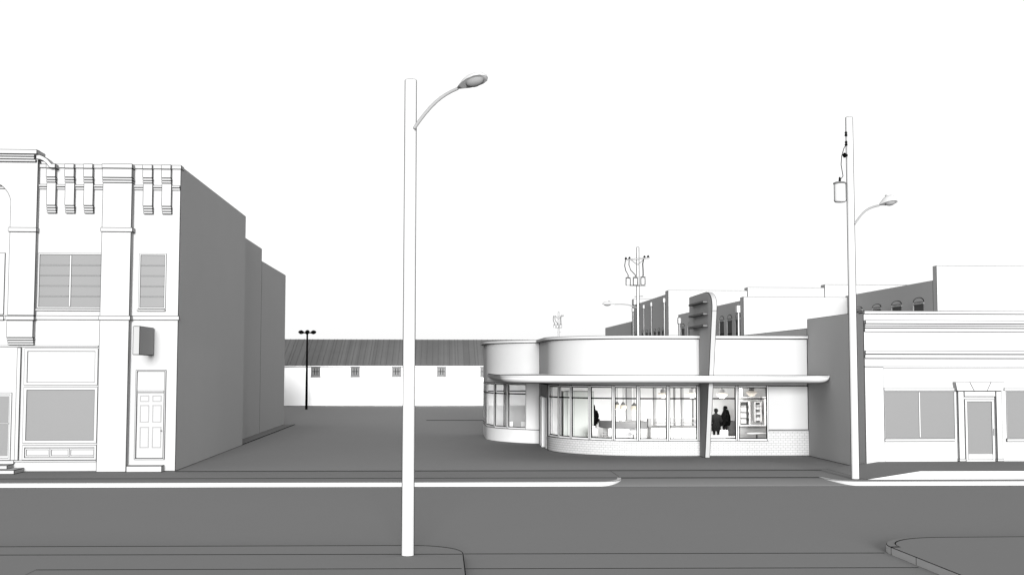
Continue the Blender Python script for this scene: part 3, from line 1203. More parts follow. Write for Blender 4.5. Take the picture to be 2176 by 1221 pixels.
# ------------------------------------------------------------------ buildings behind
def side_window(parent, X, a, b, ya, ys, yb, D, jamb=0.055):
    """arched window on a wall facing left (plane x = X); a..b photo px, ya arch top, ys springing, yb bottom"""
    Y0, _ = UX(b, ys, X)        # near side (right in the picture)
    Y1, _ = UX(a, ys, X)        # far side
    zs = UX((a + b) / 2, ys, X)[1]
    za = UX((a + b) / 2, ya, X)[1]
    zb = UX((a + b) / 2, yb, X)[1]
    ym, hw = (Y0 + Y1) / 2, abs(Y1 - Y0) / 2
    fr = MB(D, 1.0)
    outer = [(ym + hw * math.cos(R(t)), zs + (za - zs) * math.sin(R(t))) for t in range(0, 181, 15)]
    fr.prism(outer, X - 0.02, X + 0.03, axis='x', ink=False, m=1)
    fr.prism([(ym + (y - ym) * 0.84, zs + 0.06 * (za - zs) + (z - zs) * 0.80) for (y, z) in outer], X - 0.028, X + 0.03, axis='x', ink=False)
    fr.box(X - jamb, X + 0.02, Y1 - 0.14, Y1 - 0.0, zb, zs - 0.02, ink=False)
    fr.box(X - 0.06, X + 0.02, Y0 + 0.0, Y1 - 0.15, zs - 0.14, zs - 0.06, w=0.012)
    w = fr.build("window", WALL_B, parent)
    p = MB(D, 1.0)
    p.box(X - 0.02, X + 0.02, Y0 + 0.08, Y1 - 0.16, zb, zs - 0.16, ink=False)
    zz = zb + (zs - zb) * 0.45
    p.box(X - 0.035, X + 0.02, Y0 + 0.08, Y1 - 0.16, zz - 0.03, zz + 0.03, ink=False, m=1)
    p.build("pane", DARKPANE, w)


def downspout(parent, X, px, y0, yb, D, s=0.28):
    Y, z1 = UX(px, y0, X - 0.15)
    z0 = UX(px, yb, X - 0.15)[1]
    m = MB(D, 0.8)
    m.box(X - 0.26, X + 0.01, Y, Y + 0.35, z1 - 0.5, z1)
    m.box(X - 0.17, X - 0.055, Y + 0.05, Y + 0.17, z0, z1 - 0.45)
    return m.build("downspout", WHITE, parent)


def block(name, label, px_front, top, Y, X1, back_px, wall_top_px, par_t=0.45, rear_step=None):
    """white fronted building whose grey left side recedes; returns root, side plane"""
    X, zt_ = U(px_front, top, Y)
    root = thing(name, (X + 3, Y + 3, PV), label, "building")
    zside = U(px_front, wall_top_px, Y)[1]
    yb, _ = UX(back_px, 690, X)
    m = MB(Y, 0.8)
    m.box(X, X1, Y + par_t + 0.003, yb, PV, zside)
    m.build("wall", WALL_B, root)
    m = MB(Y, 0.8)
    m.box(X, X1, Y, Y + par_t, PV, zt_)
    m.build("front_wall", WALL_B, root)
    return root, X, yb, zside


# F: right background, arched side windows
YFb = 62.5
rF, XFb, _, _ = block("brick_store", "tall pale building with low arched side windows behind the storefront roof", 1989.5, 564, YFb, 60, 1797, 594, 0.5)
for (a, b, ya, ys) in ((1812, 1833, 651, 656.5), (1853.5, 1873, 645.3, 653), (1894.5, 1916.5, 638.5, 647), (1940.5, 1964, 631.5, 641.5)):
    side_window(rF, XFb, a, b, ya, ys, 705, 66)
# D: block behind the pylon
YDd = 76.7
rD, XDd, ybD, zD = block("street_block", "white fronted block with downspouts and narrow arched windows behind the pylon sign", 1579.5, 630, YDd, 44, 1441, 637, 0.9)
for (a, b, ya, ys) in ((1447.5, 1455, 687, 694), (1462, 1470, 684, 691), (1529, 1539, 671, 679), (1545.5, 1556, 668, 677), (1563, 1574, 665, 674)):
    side_window(rD, XDd, a, b, ya, ys, 735, 85, 0.065)
downspout(rD, XDd, 1568.5, 648, 735, 82)
downspout(rD, XDd, 1443.5, 674.5, 735, 100)
# A, B, C: terrace beyond
YA = 125.0
rA, XA, ybA, zA_ = block("terrace_block", "farthest white terrace block with row of tiny arched windows on its grey side", 1419.5, 616.2, YA, U(1588, 616, YA)[0], 1343, 623.5, 1.6)
for i, px in enumerate((1351, 1366, 1374, 1382.5, 1391, 1400, 1409)):
    t = (px - 1345) / 65
    side_window(rA, XA, px - 3.0, px + 3.0, 704 - 9 * t, 708.5 - 8.5 * t, 730, 115, 0.065)
for px, yy in ((1345, 654), (1367.5, 647), (1383.5, 641.5), (1411, 632.5)):
    downspout(rA, XA, px, yy, 735, 118)
m = MB(125, 0.8)
m.box(XA, XA + 4, ybA - 1.2, ybA - 0.01, zA_ + 0.002, zA_ + 0.75)
m.build("chimney", WALL_B, rA)
XA1 = U(1588, 610, YA)[0]
XA2 = U(1752, 604.6, YA)[0]
bB = thing("terrace_house", (XA1 + 5, YA + 4, PV), "middle white terrace block with slightly higher parapet than the one left of it", "building")
m = MB(YA, 0.8)
m.box(XA1 + 0.003, XA2, YA - 0.01, YA + 1.3, PV, U(1650, 610.3, YA)[1])
m.build("front_wall", WALL_B, bB)
m = MB(YA, 0.8)
m.box(XA1 + 0.003, XA2, YA + 1.303, YA + 18, PV, U(1650, 622, YA)[1])
m.build("wall", WALL_B, bB)
bC = thing("terrace_house", (XA2 + 5, YA + 4, PV), "rightmost and highest white terrace block, partly behind the right utility pole", "building")
m = MB(YA, 0.8)
m.box(XA2 + 0.003, 58, YA - 0.02, YA + 1.3, PV, U(1800, 604.3, YA)[1])
m.build("front_wall", WALL_B, bC)
m = MB(YA, 0.8)
m.box(XA2 + 0.003, 58, YA + 1.303, YA + 18, PV, U(1800, 616, YA)[1])
m.build("wall", WALL_B, bC)
# E: low grey building far left of the terrace
YE = 150.0
rE, XEb, _, _ = block("low_building", "low plain grey building beyond the terrace, left of the rear utility pole", 1342.5, 682, YE, U(1349, 682, YE)[0], 1286, 682.5, 0.3)


# ------------------------------------------------------------------ poles and lamps
def cobra(parent, root, tip, az, tilt, roll, L, mid=None, r=0.035, ink=True, tubeN=8, hs=1.0):
    """street light arm from root to tip plus head of length L"""
    root, tip = Vector(root), Vector(tip)
    a = Vector((math.cos(az) * math.cos(tilt), math.sin(az) * math.cos(tilt), math.sin(tilt)))
    side = Vector((-math.sin(az), math.cos(az), 0))
    c = a.cross(side).normalized()
    if c.z < 0:
        c = -c
    q = Matrix.Rotation(roll, 3, a)
    side, c = q @ side, q @ c
    p1 = mid if mid else root + (tip - root) * 0.35 + Vector((0, 0, 0.25))
    p1 = Vector(p1)
    p2 = tip - a * (tip - root).length * 0.35
    pts = []
    for i in range(9):
        t = i / 8
        pts.append(root * (1 - t) ** 3 + p1 * 3 * t * (1 - t) ** 2 + p2 * 3 * t * t * (1 - t) + tip * t ** 3)
    m = MB(25)
    m.tube(pts, r, n=tubeN)
    m.build("lamp_arm", LAMPM, parent)
    st = [(0, .05, .05), (.12, .13, .10), (.28, .22, .18), (.5, .29, .23), (.74, .29, .23), (.9, .22, .18), (1.0, .09, .08)]
    v, f = [], []
    nn = 9
    for (s_, hw, h) in [(a_, b_, c_ * hs) for (a_, b_, c_) in st]:
        for j in range(nn):
            t = math.pi * j / (nn - 1)
            v.append(tip + a * (s_ * L) + side * (hw * L * math.cos(t)) + c * (h * L * math.sin(t)))
    for i in range(len(st) - 1):
        for j in range(nn - 1):
            f.append((i * nn + j, i * nn + j + 1, (i + 1) * nn + j + 1, (i + 1) * nn + j))
        f.append((i * nn, (i + 1) * nn, (i + 1) * nn + nn - 1, i * nn + nn - 1))
    f.append(tuple(range(nn)))
    f.append(tuple(range((len(st) - 1) * nn, len(st) * nn)))
    m = MB(25)
    m.add(v, f, ink=ink, ang=0.8, w=0.010 if root.y < 30 else 0.018)
    head = m.build("lamp_head", HEAD, parent)
    v, f = [], []
    cc = tip + a * (0.6 * L)
    rings_ = [(1.0, 0.002), (0.85, -0.07), (0.55, -0.12), (0.2, -0.14)]
    for (k, d) in rings_:
        for j in range(12):
            t = 2 * math.pi * j / 12
            v.append(cc + a * (0.30 * L * k * math.cos(t)) + side * (0.22 * L * k * math.sin(t)) + c * (d * L))
    for i in range(3):
        for j in range(12):
            f.append((i * 12 + j, i * 12 + (j + 1) % 12, (i + 1) * 12 + (j + 1) % 12, (i + 1) * 12 + j))
    f.append(tuple(range(12)))
    f.append(tuple(range(36, 48)))
    m = MB(25)
    m.add(v, f, ink=False, ang=1.2)
    m.build("lens", LENS, head)
    p = tip + a * (0.45 * L) + c * (0.22 * L * hs)
    m = MB(25)
    m.lathe((p.x, p.y, p.z), [(0.05 * L, -0.03 * L), (0.07 * L, 0.0), (0.07 * L, 0.06 * L), (0.03 * L, 0.08 * L)], n=10, ink=False)
    if root.y > 30:
        m.build("photocell", LAMPM, head)


def polemesh(x, y, z0, z1, r0, r1, d, seam=25):
    m = MB(d, 1.0)
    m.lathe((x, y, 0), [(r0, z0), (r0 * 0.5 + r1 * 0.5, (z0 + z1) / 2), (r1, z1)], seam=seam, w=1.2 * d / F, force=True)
    return m


# foreground street lamp
xl_, yl_ = G(866, 1181, PV)
yl_ += 0.1
zl = U(871, 170, yl_)[1]
sl = thing("street_lamp", (xl_, yl_, PV), "tall white street lamp on the near pavement, closest to the viewer", "street lamp")
rl = 13.6 / F * yl_
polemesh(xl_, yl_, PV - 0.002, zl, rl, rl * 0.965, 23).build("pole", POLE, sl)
Ya = yl_ - 0.16
ra = U(880, 273, Ya)
ta = U(973, 188, yl_ - 0.3)
mid = U(915, 222, yl_ - 0.2)
cobra(sl, (ra[0], Ya, ra[1]), (ta[0], yl_ - 0.3, ta[1]), R(-32), R(14), R(-12), 0.66, mid=(mid[0], yl_ - 0.2, mid[1]), r=0.034)


def transformer(parent, c, r, h, d):
    m = MB(d, 0.8)
    m.lathe(c, [(r * 0.80, 0), (r * 0.97, h * 0.06), (r * 0.97, h * 0.12), (r * 0.95, h * 0.14), (r * 0.95, h * 0.90)], ang=0.9, w=d / F * (1 if d < 60 else 1.5), seam=25 if d < 60 else 48, force=True)
    t = m.build("transformer", POLE, parent)
    m = MB(d, 0.6)
    m.lathe((c[0], c[1], c[2] + h * 0.90), [(r * 1.05, 0), (r * 1.05, h * 0.05), (r * 0.7, h * 0.10), (r * 0.1, h * 0.12)], n=20, ink=False)
    m.build("lid", DKMET, t)
    m = MB(d, 0.6)
    m.lathe((c[0], c[1], c[2] + h), [(r * 0.16, 0), (r * 0.22, h * 0.08), (r * 0.14, h * 0.12), (r * 0.2, h * 0.16), (r * 0.1, h * 0.24)], n=10, ink=False)
    m.build("bushing", BLACK, t)
    return t


# right utility pole with lamp and transformer
xp, yp = G(1821, 1018, PV)
yp += 0.14
zp_ = U(1806, 249, yp)[1]
up1 = thing("utility_pole", (xp, yp, PV), "white utility pole with one transformer and a street light, at the ramp before the storefront", "utility pole", "utility poles")
rp = 8.9 / F * yp
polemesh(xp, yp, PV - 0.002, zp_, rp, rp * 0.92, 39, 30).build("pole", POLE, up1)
ra = U(1816, 476, yp - 0.14); ta = U(1869, 436, yp - 0.1); mid = U(1836, 446, yp)
cobra(up1, (ra[0], yp - 0.14, ra[1]), (ta[0], yp - 0.1, ta[1]), R(-22), R(10), R(-15), 0.58, mid=(mid[0], yp, mid[1]), r=0.035, hs=2.1)
ct = U(1785.3, 429.5, yp)
transformer(up1, (ct[0], yp, ct[1]), 13.6 / F * yp, (429.5 - 385) / F * yp, 39)
for (pxx, pyy) in ((1797.2, 285), (1797.5, 305)):
    q = U(pxx, pyy, yp - 0.1)
    m = MB(39)
    m.lathe((q[0], yp - 0.12, q[1]), [(0.03, -0.08), (0.055, -0.05), (0.03, 0.0), (0.05, 0.04), (0.015, 0.09)], n=10, ink=False)
    m.build("insulator", BLACK, up1)
q = U(1793.5, 330, yp - 0.1)
m = MB(39)
m.tube([(xp - 0.1, yp - 0.1, q[1]), (q[0] + 0.06, yp - 0.1, q[1]), (q[0], yp - 0.1, q[1]), (q[0] - 0.05, yp - 0.1, q[1])], [0.02, 0.07, 0.09, 0.02], n=10)
m.build("insulator", BLACK, up1)
m = MB(39)
pts = [U(px, py_, yp - 0.1) for (px, py_) in ((1798, 307), (1793, 316), (1788.5, 332), (1787.3, 350), (1790, 366), (1791.4, 374), (1788, 379), (1785.5, 381))]
m.tube([(p[0], yp - 0.1, p[1]) for p in pts], 0.014, n=6)
m.build("cable", BLACK, up1)


def rear_pole(px, d, top, sc, label, lamp=False, tilt=0.09):
    """pole with tilted-looking crossarm, three transformers and drop cables; sc = photo px scale"""
    def P(dx, dy, off=0.0):      # photo offset from the pole top -> world on plane d+off
        q = U(px + dx * sc, top + dy * sc, d + off)
        return (q[0], d + off, q[1])
    base = P(0, 0)
    root = thing("utility_pole", (base[0], d, PV), label, "utility pole", "utility poles")
    r = 3.5 * sc / F * d
    polemesh(base[0], d, PV - 0.002, base[2], r, r * 0.95, d, 54 if d < 100 else 62).build("pole", POLE, root)
    off = -r - 0.06
    k = sc * d / F
    fat = 1.0 if d < 100 else 1.5
    # crossarm runs slightly away from the viewer: turned in plan
    a, b = P(-26.5, 27.5, off), P(25, 23.2, off)
    L = b[0] - a[0]
    zc = P(0, 25.5, off)[2]
    m = MB(d, 0.6)
    m.add([(x, y + dy_, z + dz) for (x, y, z) in (a, b) for dy_ in (-0.06, 0.06) for dz in (-1.4 * k, 1.4 * k)],
          [(0, 1, 3, 2), (4, 6, 7, 5), (0, 4, 5, 1), (2, 3, 7, 6), (0, 2, 6, 4), (1, 5, 7, 3)], w=0.85 * k, force=True)
    arm = m.build("crossarm", POLE, root)
    for dx in (-25, -17.3, 14.5, 22.3):
        p = P(dx, 25.6 - dx * 0.083, off)
        m = MB(d)
        m.lathe(p, [(1.9 * k, 0.8 * k), (2.9 * k, 1.9 * k), (2.2 * k, 3.4 * k), (2.4 * k, 4.0 * k), (0.8 * k, 6.3 * k)], n=10, ink=False)
        m.build("insulator", BLACK, arm)
    m = MB(d)
    pts = [P(-14, 27.5, off), P(-7, 33, off), P(-3, 36, off), P(-1, 37, off), P(2, 36.2, off), P(7, 32, off), P(12, 27, off)]
    m.tube(pts, 0.85 * k * fat, n=6)
    m.build("arm_brace", DKMET, root)
    for dx in (-20.2, -4.8, 11.3):
        c = P(dx, 80.7 - dx * 0.05, -r - 6.2 * k)
        transformer(root, c, 5.6 * k, 17.5 * k, d)
    m = MB(d, 0.5)
    a, b = P(-17, 81.5, -r - 1.5 * k), P(17, 80, -r - 1.5 * k)
    m.box(a[0], b[0], a[1] - 0.6 * k, a[1] + 1.2 * k, a[2] - 1.2 * k, a[2] + 0.8 * k, w=0.8 * k, force=True)
    m.build("rack", LAMPM, root)
    for pts in ([(-26, 28), (-27.5, 40), (-25.5, 50), (-19.5, 61)], [(-18, 28), (-18.6, 38), (-15, 49), (-4.5, 60)], [(12.5, 26), (10.8, 36), (11.5, 50), (11.7, 61)]):
        m = MB(d)
        m.tube([P(x, y, -r - 3 * k) for (x, y) in pts], (0.9 if pts[0][0] < 0 else 1.2) * k * fat, n=6)
        m.build("cable", BLACK, root)
    m = MB(d, 0.5)
    a, b = P(-6.3, 105.5, 0), P(11.5, 104.3, 0)
    m.tube([a, P(-1, 105.3, 0), P(5, 104.8, 0), b], [1.2 * k, 0.9 * k, 0.9 * k, 1.3 * k], n=8)
    m.build("peg", LAMPM, root)
    if lamp:
        ra, ta, mi = P(-2, 129, 0), P(-49, 121.5, 0), P(-22, 120, 0)
        cobra(root, ra, ta, R(178), R(-1), R(0), 0.82, mid=mi, r=0.035)
    return root


rear_pole(1355, 81, 524.5, 1.0, "white utility pole with three transformers and a lamp arm, above the diner roof", lamp=True)
rear_pole(1187, 172, 661.5, 0.42, "small far utility pole with three transformers, just above the diner parapet")

# black yard light
xq_, yq_ = G(651, 869.5, PV)
zq_ = U(652, 704, yq_)[1]
yl = thing("yard_light", (xq_, yq_, PV), "black four headed yard light standing before the warehouse", "lamp post")
m = MB(100)
m.lathe((xq_, yq_, 0), [(0.11, PV), (0.075, zq_)], n=12, ink=False)
m.build("pole", BLACK, yl)
for az in (8, 98, 188, 278):
    a = R(az)
    dx, dy = math.cos(a), math.sin(a)
    m = MB(100)
    m.tube([(xq_, yq_, zq_ - 0.05), (xq_ + dx * 0.18, yq_ + dy * 0.18, zq_ - 0.10), (xq_ + dx * 0.30, yq_ + dy * 0.30, zq_ - 0.10)], 0.06, n=8)
    m.tube([(xq_ + dx * 0.28, yq_ + dy * 0.28, zq_ - 0.10), (xq_ + dx * 0.38, yq_ + dy * 0.38, zq_ - 0.08), (xq_ + dx * 0.52, yq_ + dy * 0.52, zq_ - 0.06),
            (xq_ + dx * 0.68, yq_ + dy * 0.68, zq_ - 0.05), (xq_ + dx * 0.78, yq_ + dy * 0.78, zq_ - 0.05)], [0.06, 0.13, 0.19, 0.14, 0.04], n=10)
    m.build("lamp_head", BLACK, yl)


# ------------------------------------------------------------------ diner interior things
def at_floor(px, d):
    return U(px, 900, d)[0]


# dining counter with angled end (left)
dc = 54.8
x0, x1 = U(1281, 900, dc)[0], U(1376, 900, dc)[0]
zct = U(1300, 895.5, dc)[1]
cn = thing("dining_counter", (x0 + 1, dc, FL), "grey dining counter with an angled end below the pendant lamps", "counter")
m = MB(55, 0.5)
m.prism([(x0 + 0.35, dc), (x1, dc), (x1, dc + 1.5), (x0, dc + 1.5), (x0, dc + 0.7)], zct - 0.30, zct, axis='z', w=0.01)
m.build("counter_top", INTG, cn)
m = MB(55, 0.5)
m.prism([(x0 + 0.55, dc + 0.25), (x1, dc + 0.25), (x1, dc + 1.3), (x0 + 0.4, dc + 1.3), (x0 + 0.4, dc + 0.8)], FL, zct - 0.302, axis='z', w=0.01)
m.build("counter_body", INTW, cn)
# serving counter with glass screen (centre)
d2 = 56.0
x0, x1 = U(1383, 900, d2)[0], U(1484, 900, d2)[0]
z905 = U(1420, 905.5, d2)[1]
z890 = U(1420, 889.5, d2)[1]
sc_ = thing("serving_counter", ((x0 + x1) / 2, d2, FL), "white panelled serving counter with a clear glass screen, left of the pylon", "counter")
m = MB(56, 0.5)
m.box(x0, x1, d2, d2 + 0.9, FL, z905 - 0.05)
for i, a in enumerate((1399, 1416, 1433, 1450, 1466)):
    xx = U(a, 915, d2)[0]
    m.box(xx - 0.04, xx + 0.04, d2 - 0.03, d2 + 0.01, FL, z905 - 0.06, w=0.008)
m.build("counter_body", INTW, sc_)
m = MB(56, 0.5)
m.box(x0 - 0.15, x1, d2 - 0.15, d2 + 0.95, z905 - 0.048, z905)
m.build("counter_top", INTG, sc_)
m = MB(56, 0.4)
m.box(x0 - 0.1, x1, d2 + 0.05, d2 + 0.06, z905 + 0.002, z890, ink=False)
m.build("glass_screen", SCREEN, sc_)
m = MB(56, 0.4)
m.box(x0 - 0.12, x1, d2 + 0.03, d2 + 0.08, z890, z890 + 0.03, ink=False)
m.box(x0 - 0.12, x0 + 0.05, d2 + 0.03, d2 + 0.45, z905 + 0.002, z890, ink=False)
m.box(x0 + 0.3, x1, d2 + 0.30, d2 + 0.6, z905 + 0.14, z905 + 0.17, ink=False)
m.build("screen_rail", INTG, sc_)
# two white canisters on the dining counter
for px, lb_ in ((1311.5, "white cylindrical canister on the grey counter, left one of two"), (1324, "white cylindrical canister on the grey counter, right one of two")):
    xx = U(px, 895, dc + 0.5)[0]
    m = MB(55, 0.4)
    m.lathe((xx, dc + 0.5, zct), [(0.055, 0), (0.05, 0.02), (0.05, 0.20), (0.055, 0.205), (0.03, 0.235)], n=14, w=0.006)
    tag(m.build("canister", INTW), lb_, "canister", "canisters on the counter")


# pendant lamps
def pendant(px, d, top, bot, rpx, label):
    x, zc = U(px, (top + bot) / 2, d)
    r = rpx / F * d
    ze = ZH + 0.02
    root = thing("pendant_lamp", (x, d, ze), label, "pendant lamp", "pendant lamps over the counter")
    m = MB(d, 0.3)
    m.lathe((x, d, zc), [(0.02, -r * 0.95), (r * 0.5, -r * 0.85), (r * 0.9, -r * 0.45), (r, 0.0), (r * 0.9, r * 0.4), (r * 0.6, r * 0.65)], n=18, ink=False, ang=1.2)
    m.build("globe", CREAM, root)
    bulb(root, x, d, zc - r * 1.0 - 0.16, 8)
    m = MB(d, 0.3)
    m.lathe((x, d, zc), [(r * 0.72, r * 0.60), (r * 0.62, r * 0.9), (r * 0.35, r * 1.25), (0.03, r * 1.5)], n=18, ink=False, ang=1.2)
    m.build("cap", DKMET, root)
    m = MB(d)
    m.tube([(x, d, zc + r * 1.4), (x, d, ze)], 0.012, n=6)
    m.build("cord", DKMET, root)
    m = MB(d, 0.3)
    m.lathe((x, d, ze), [(0.12, -0.06), (0.13, 0.0)], n=14, ink=False)
    m.build("ceiling_rose", INTG, root)


pendant(1311.5, 56.3, 857, 869, 7, "cream globe pendant lamp, leftmost of three, half behind a window post")
pendant(1324.2, 55.2, 858, 871, 7.5, "cream globe pendant lamp, middle of three over the grey counter")
pendant(1347.5, 54.6, 859, 873, 7.5, "cream globe pendant lamp, rightmost of three over the grey counter")


def schoolhouse(px, d, label, dr_=0.27, wt=48):
    x = U(px, 830, d)[0]
    ze = ZH + 0.02
    root = thing("ceiling_lamp", (x, d, ze), label, "ceiling lamp", "schoolhouse ceiling lamps")
    m = MB(d, 0.3)
    m.lathe((x, d, ze), [(0.12, -0.16 - dr_), (0.13, -0.1 - dr_), (0.11, -dr_), (0.025, -dr_ + 0.01), (0.025, 0)], n=16, ink=False)
    m.build("holder", INTG, root)
    m = MB(d, 0.3)
    m.lathe((x, d, ze), [(a_, b_ - dr_) for (a_, b_) in ((0.03, -0.40), (0.13, -0.37), (0.16, -0.31), (0.26, -0.245), (0.22, -0.19), (0.12, -0.155))], n=18, ink=False, ang=1.2)
    m.build("globe", GLOBE, root)
    bulb(root, x, d, ze - 0.95, wt)


schoolhouse(1409, 55.6, "milk glass ceiling lamp left of a window post over the serving counter")
schoolhouse(1470, 55.6, "milk glass ceiling lamp just left of the pylon sign")
schoolhouse(1534, 55.2, "milk glass ceiling lamp above the two dark clothed people", wt=120)
schoolhouse(1597, 52.8, "milk glass ceiling lamp in the rightmost diner window", 0.14, 12)


# shelving and back counter (right)
def shelf_unit(a, b, d, y0, y1, label, back=INTD):
    x0, x1 = U(a, 870, d)[0], U(b, 870, d)[0]
    z1, z0 = U(a, y0, d)[1], U(a, y1, d)[1]
    root = thing("shelf_unit", ((x0 + x1) / 2, d, z0), label, "shelves", "shelf units on the back wall")
    m = MB(d, 0.4)
    m.box(x0, x1, d + 0.35, d + 0.40, z0, z1, w=0.008)
    m.build("back_panel", back, root)
    m = MB(d, 0.4)
    m.box(x0 - 0.05, x0 - 0.002, d, d + 0.4, z0, z1, w=0.008)
    m.box(x1 + 0.002, x1 + 0.05, d, d + 0.4, z0, z1, w=0.008)
    m.box(x0, x1, d, d + 0.39, z1 - 0.05, z1, w=0.008)
    m.build("side", INTW, root)
    for i in range(4):
        zz = z0 + (z1 - z0) * (i + 0.2) / 4.2
        m = MB(d, 0.4)
        m.box(x0 + 0.002, x1 - 0.002, d + 0.02, d + 0.348, zz - 0.02, zz + 0.015, w=0.008)
        m.build("shelf", INTG, root)
    m = MB(d, 0.4)
    for i in range(3):
        zz = z0 + (z1 - z0) * (i + 0.2) / 4.2 + 0.02
        m.box(x0 + 0.03, x0 + 0.3, d + 0.06, d + 0.3, zz, zz + 0.30, w=0.008)
    return root, m


r1, mm = shelf_unit(1573, 1592.5, 55.4, 851, 903, "left shelf unit in the rightmost diner window, white boxes on it")
for o in (mm,):
    o.build("box_row", INTW, r1)
r2, mm = shelf_unit(1606, 1616, 55.4, 853, 897, "right shelf unit in the rightmost diner window, narrower", INTG)
mm.build("box_row", INTW, r2)
d3 = 54.2
x0, x1 = U(1571, 905, d3)[0], XE - 0.22
z0 = U(1600, 904, d3)[1]
bc = thing("back_counter", ((x0 + x1) / 2, d3, FL), "grey service counter below the shelves at the right", "counter")
m = MB(58, 0.5)
m.box(x0, x1, d3, d3 + 0.7, z0 - 0.06, z0)
m.build("counter_top", PIER, bc)
m = MB(58, 0.5)
m.box(x0 + 0.05, x1, d3 + 0.1, d3 + 0.65, FL, z0 - 0.062)
m.build("counter_body", PIER, bc)
m = MB(58, 0.5)
x0, x1 = U(1548, 905, 59)[0], U(1562, 905, 59)[0]
m.box(x0, x1, 59, 59.6, FL, U(1555, 894, 59)[1])
tag(m.build("side_cabinet", INTG), "low grey cabinet behind the person in the padded coat", "cabinet")


for (a, b, d_, yt, lab) in ((1531, 1547.5, 54.6, 913, "white booth bench hiding the legs of the person in the padded coat"), (1506, 1536, 53.4, 924, "low white bench at the window before the person in the knee length coat")):
    x0, x1 = U(a, 915, d_)[0], U(b, 915, d_)[0]
    zt2 = U(a, yt, d_)[1]
    bn = thing("booth_bench", ((x0 + x1) / 2, d_, FL), lab, "bench")
    m = MB(54, 0.4)
    m.box(x0, x1, d_, d_ + 0.10, FL, zt2, w=0.008)
    m.build("backrest", INTW, bn)
    m = MB(54, 0.4)
    m.box(x0, x1, d_ + 0.102, d_ + 0.5, FL, FL + 0.45, w=0.008)
    m.build("seat", INTW, bn)
# stools, tables and chairs
def make_stool(x, y, label):
    root = thing("bar_stool", (x, y, FL), label, "stool", "bar stools at the counters")
    zs = FL + 0.62
    m = MB(53, 0.35)
    m.lathe((x, y, zs), [(0.15, 0), (0.18, 0.02), (0.18, 0.07), (0.15, 0.09)], n=16, w=0.006)
    m.build("seat", INTW, root)
    m = MB(53, 0.35)
    m.tube([(x - 0.17, y - 0.12, zs + 0.09), (x - 0.18, y - 0.15, zs + 0.22)], 0.012, n=6)
    m.tube([(x + 0.17, y - 0.12, zs + 0.09), (x + 0.18, y - 0.15, zs + 0.22)], 0.012, n=6)
    m.tube([(x - 0.19, y - 0.13, zs + 0.22), (x - 0.1, y - 0.19, zs + 0.22), (x + 0.1, y - 0.19, zs + 0.22), (x + 0.19, y - 0.13, zs + 0.22)], 0.03, n=6)
    m.build("backrest", INTG, root)
    m = MB(53)
    m.tube([(x, y, FL + 0.02), (x, y, zs)], 0.03, n=8)
    m.lathe((x, y, FL), [(0.19, 0), (0.18, 0.02), (0.03, 0.04)], n=16, ink=False)
    m.build("pedestal", INTG, root)
    return root


st0 = None
spots = [(1346, 53.6, "white bar stool before the grey counter, first from the left"), (1402, 53.6, "white bar stool at the left end of the serving counter"),
         (1428, 54.2, "white bar stool right of a window post, before the serving counter"), (1450, 54.2, "white bar stool in the middle of the serving counter"),
         (1469, 54.2, "white bar stool nearest the pylon at the serving counter")]
for (px, d, lab) in spots:
    x = U(px, 920, d)[0]
    if st0 is None:
        st0 = make_stool(x, d, lab)
    else:
        dup(st0, x - st0.location.x, d - st0.location.y, 0, lab)


def make_table(x, y, label, r=0.42, z=0.75):
    root = thing("dining_table", (x, y, FL), label, "table", "small dining tables")
    m = MB(53, 0.35)
    m.lathe((x, y, FL + z - 0.04), [(r, 0), (r, 0.035), (r * 0.98, 0.04)], n=24, w=0.008)
    m.build("tabletop", INTW, root)
    m = MB(53)
    m.tube([(x, y, FL + 0.02), (x, y, FL + z - 0.04)], 0.04, n=8)
    m.lathe((x, y, FL), [(0.25, 0), (0.24, 0.02), (0.04, 0.05)], n=16, ink=False)
    m.build("pedestal", INTG, root)
    return root


t0 = make_table(U(1608, 920, 52.0)[0], 52.0, "round white dining table in the rightmost diner window")
dup(t0, U(1535, 920, 53.2)[0] - t0.location.x, 1.2, 0, "round white dining table before the two dark clothed people")
dup(t0, U(1280, 915, 55.0)[0] - t0.location.x, 3.0, 0, "round white dining table right of the lone dark figure")
dup(t0, U(1240, 915, 56.2)[0] - t0.location.x, 4.2, 0, "round white dining table before the grey green partition")
dup(t0, U(1098, 905, 60.2)[0] - t0.location.x, 8.2, 0, "round white dining table in the rounded wing windows")


def make_chair(x, y, rz, label):
    root = thing("cafe_chair", (x, y, FL), label, "chair", "white cafe chairs")
    ca, sa = math.cos(rz), math.sin(rz)

    def T(a, b):
        return (x + a * ca - b * sa, y + a * sa + b * ca)
    m = MB(54, 0.35)
    m.rotbox(x, y, FL + 0.43, FL + 0.47, 0.40, 0.40, rz, w=0.006)
    m.build("seat", INTW, root)
    m = MB(54, 0.35)
    c = T(0, 0.19)
    m.rotbox(c[0], c[1], FL + 0.50, FL + 0.88, 0.38, 0.03, rz, w=0.006)
    m.build("backrest", INTW, root)
    for (a, b) in ((-0.17, -0.17), (0.17, -0.17), (-0.17, 0.18), (0.17, 0.18)):
        c = T(a, b)
        m = MB(54)
        m.tube([(c[0], c[1], FL), (c[0], c[1], FL + (0.43 if b < 0 else 0.52))], 0.014, n=6)
        m.build("leg", INTG, root)
    return root


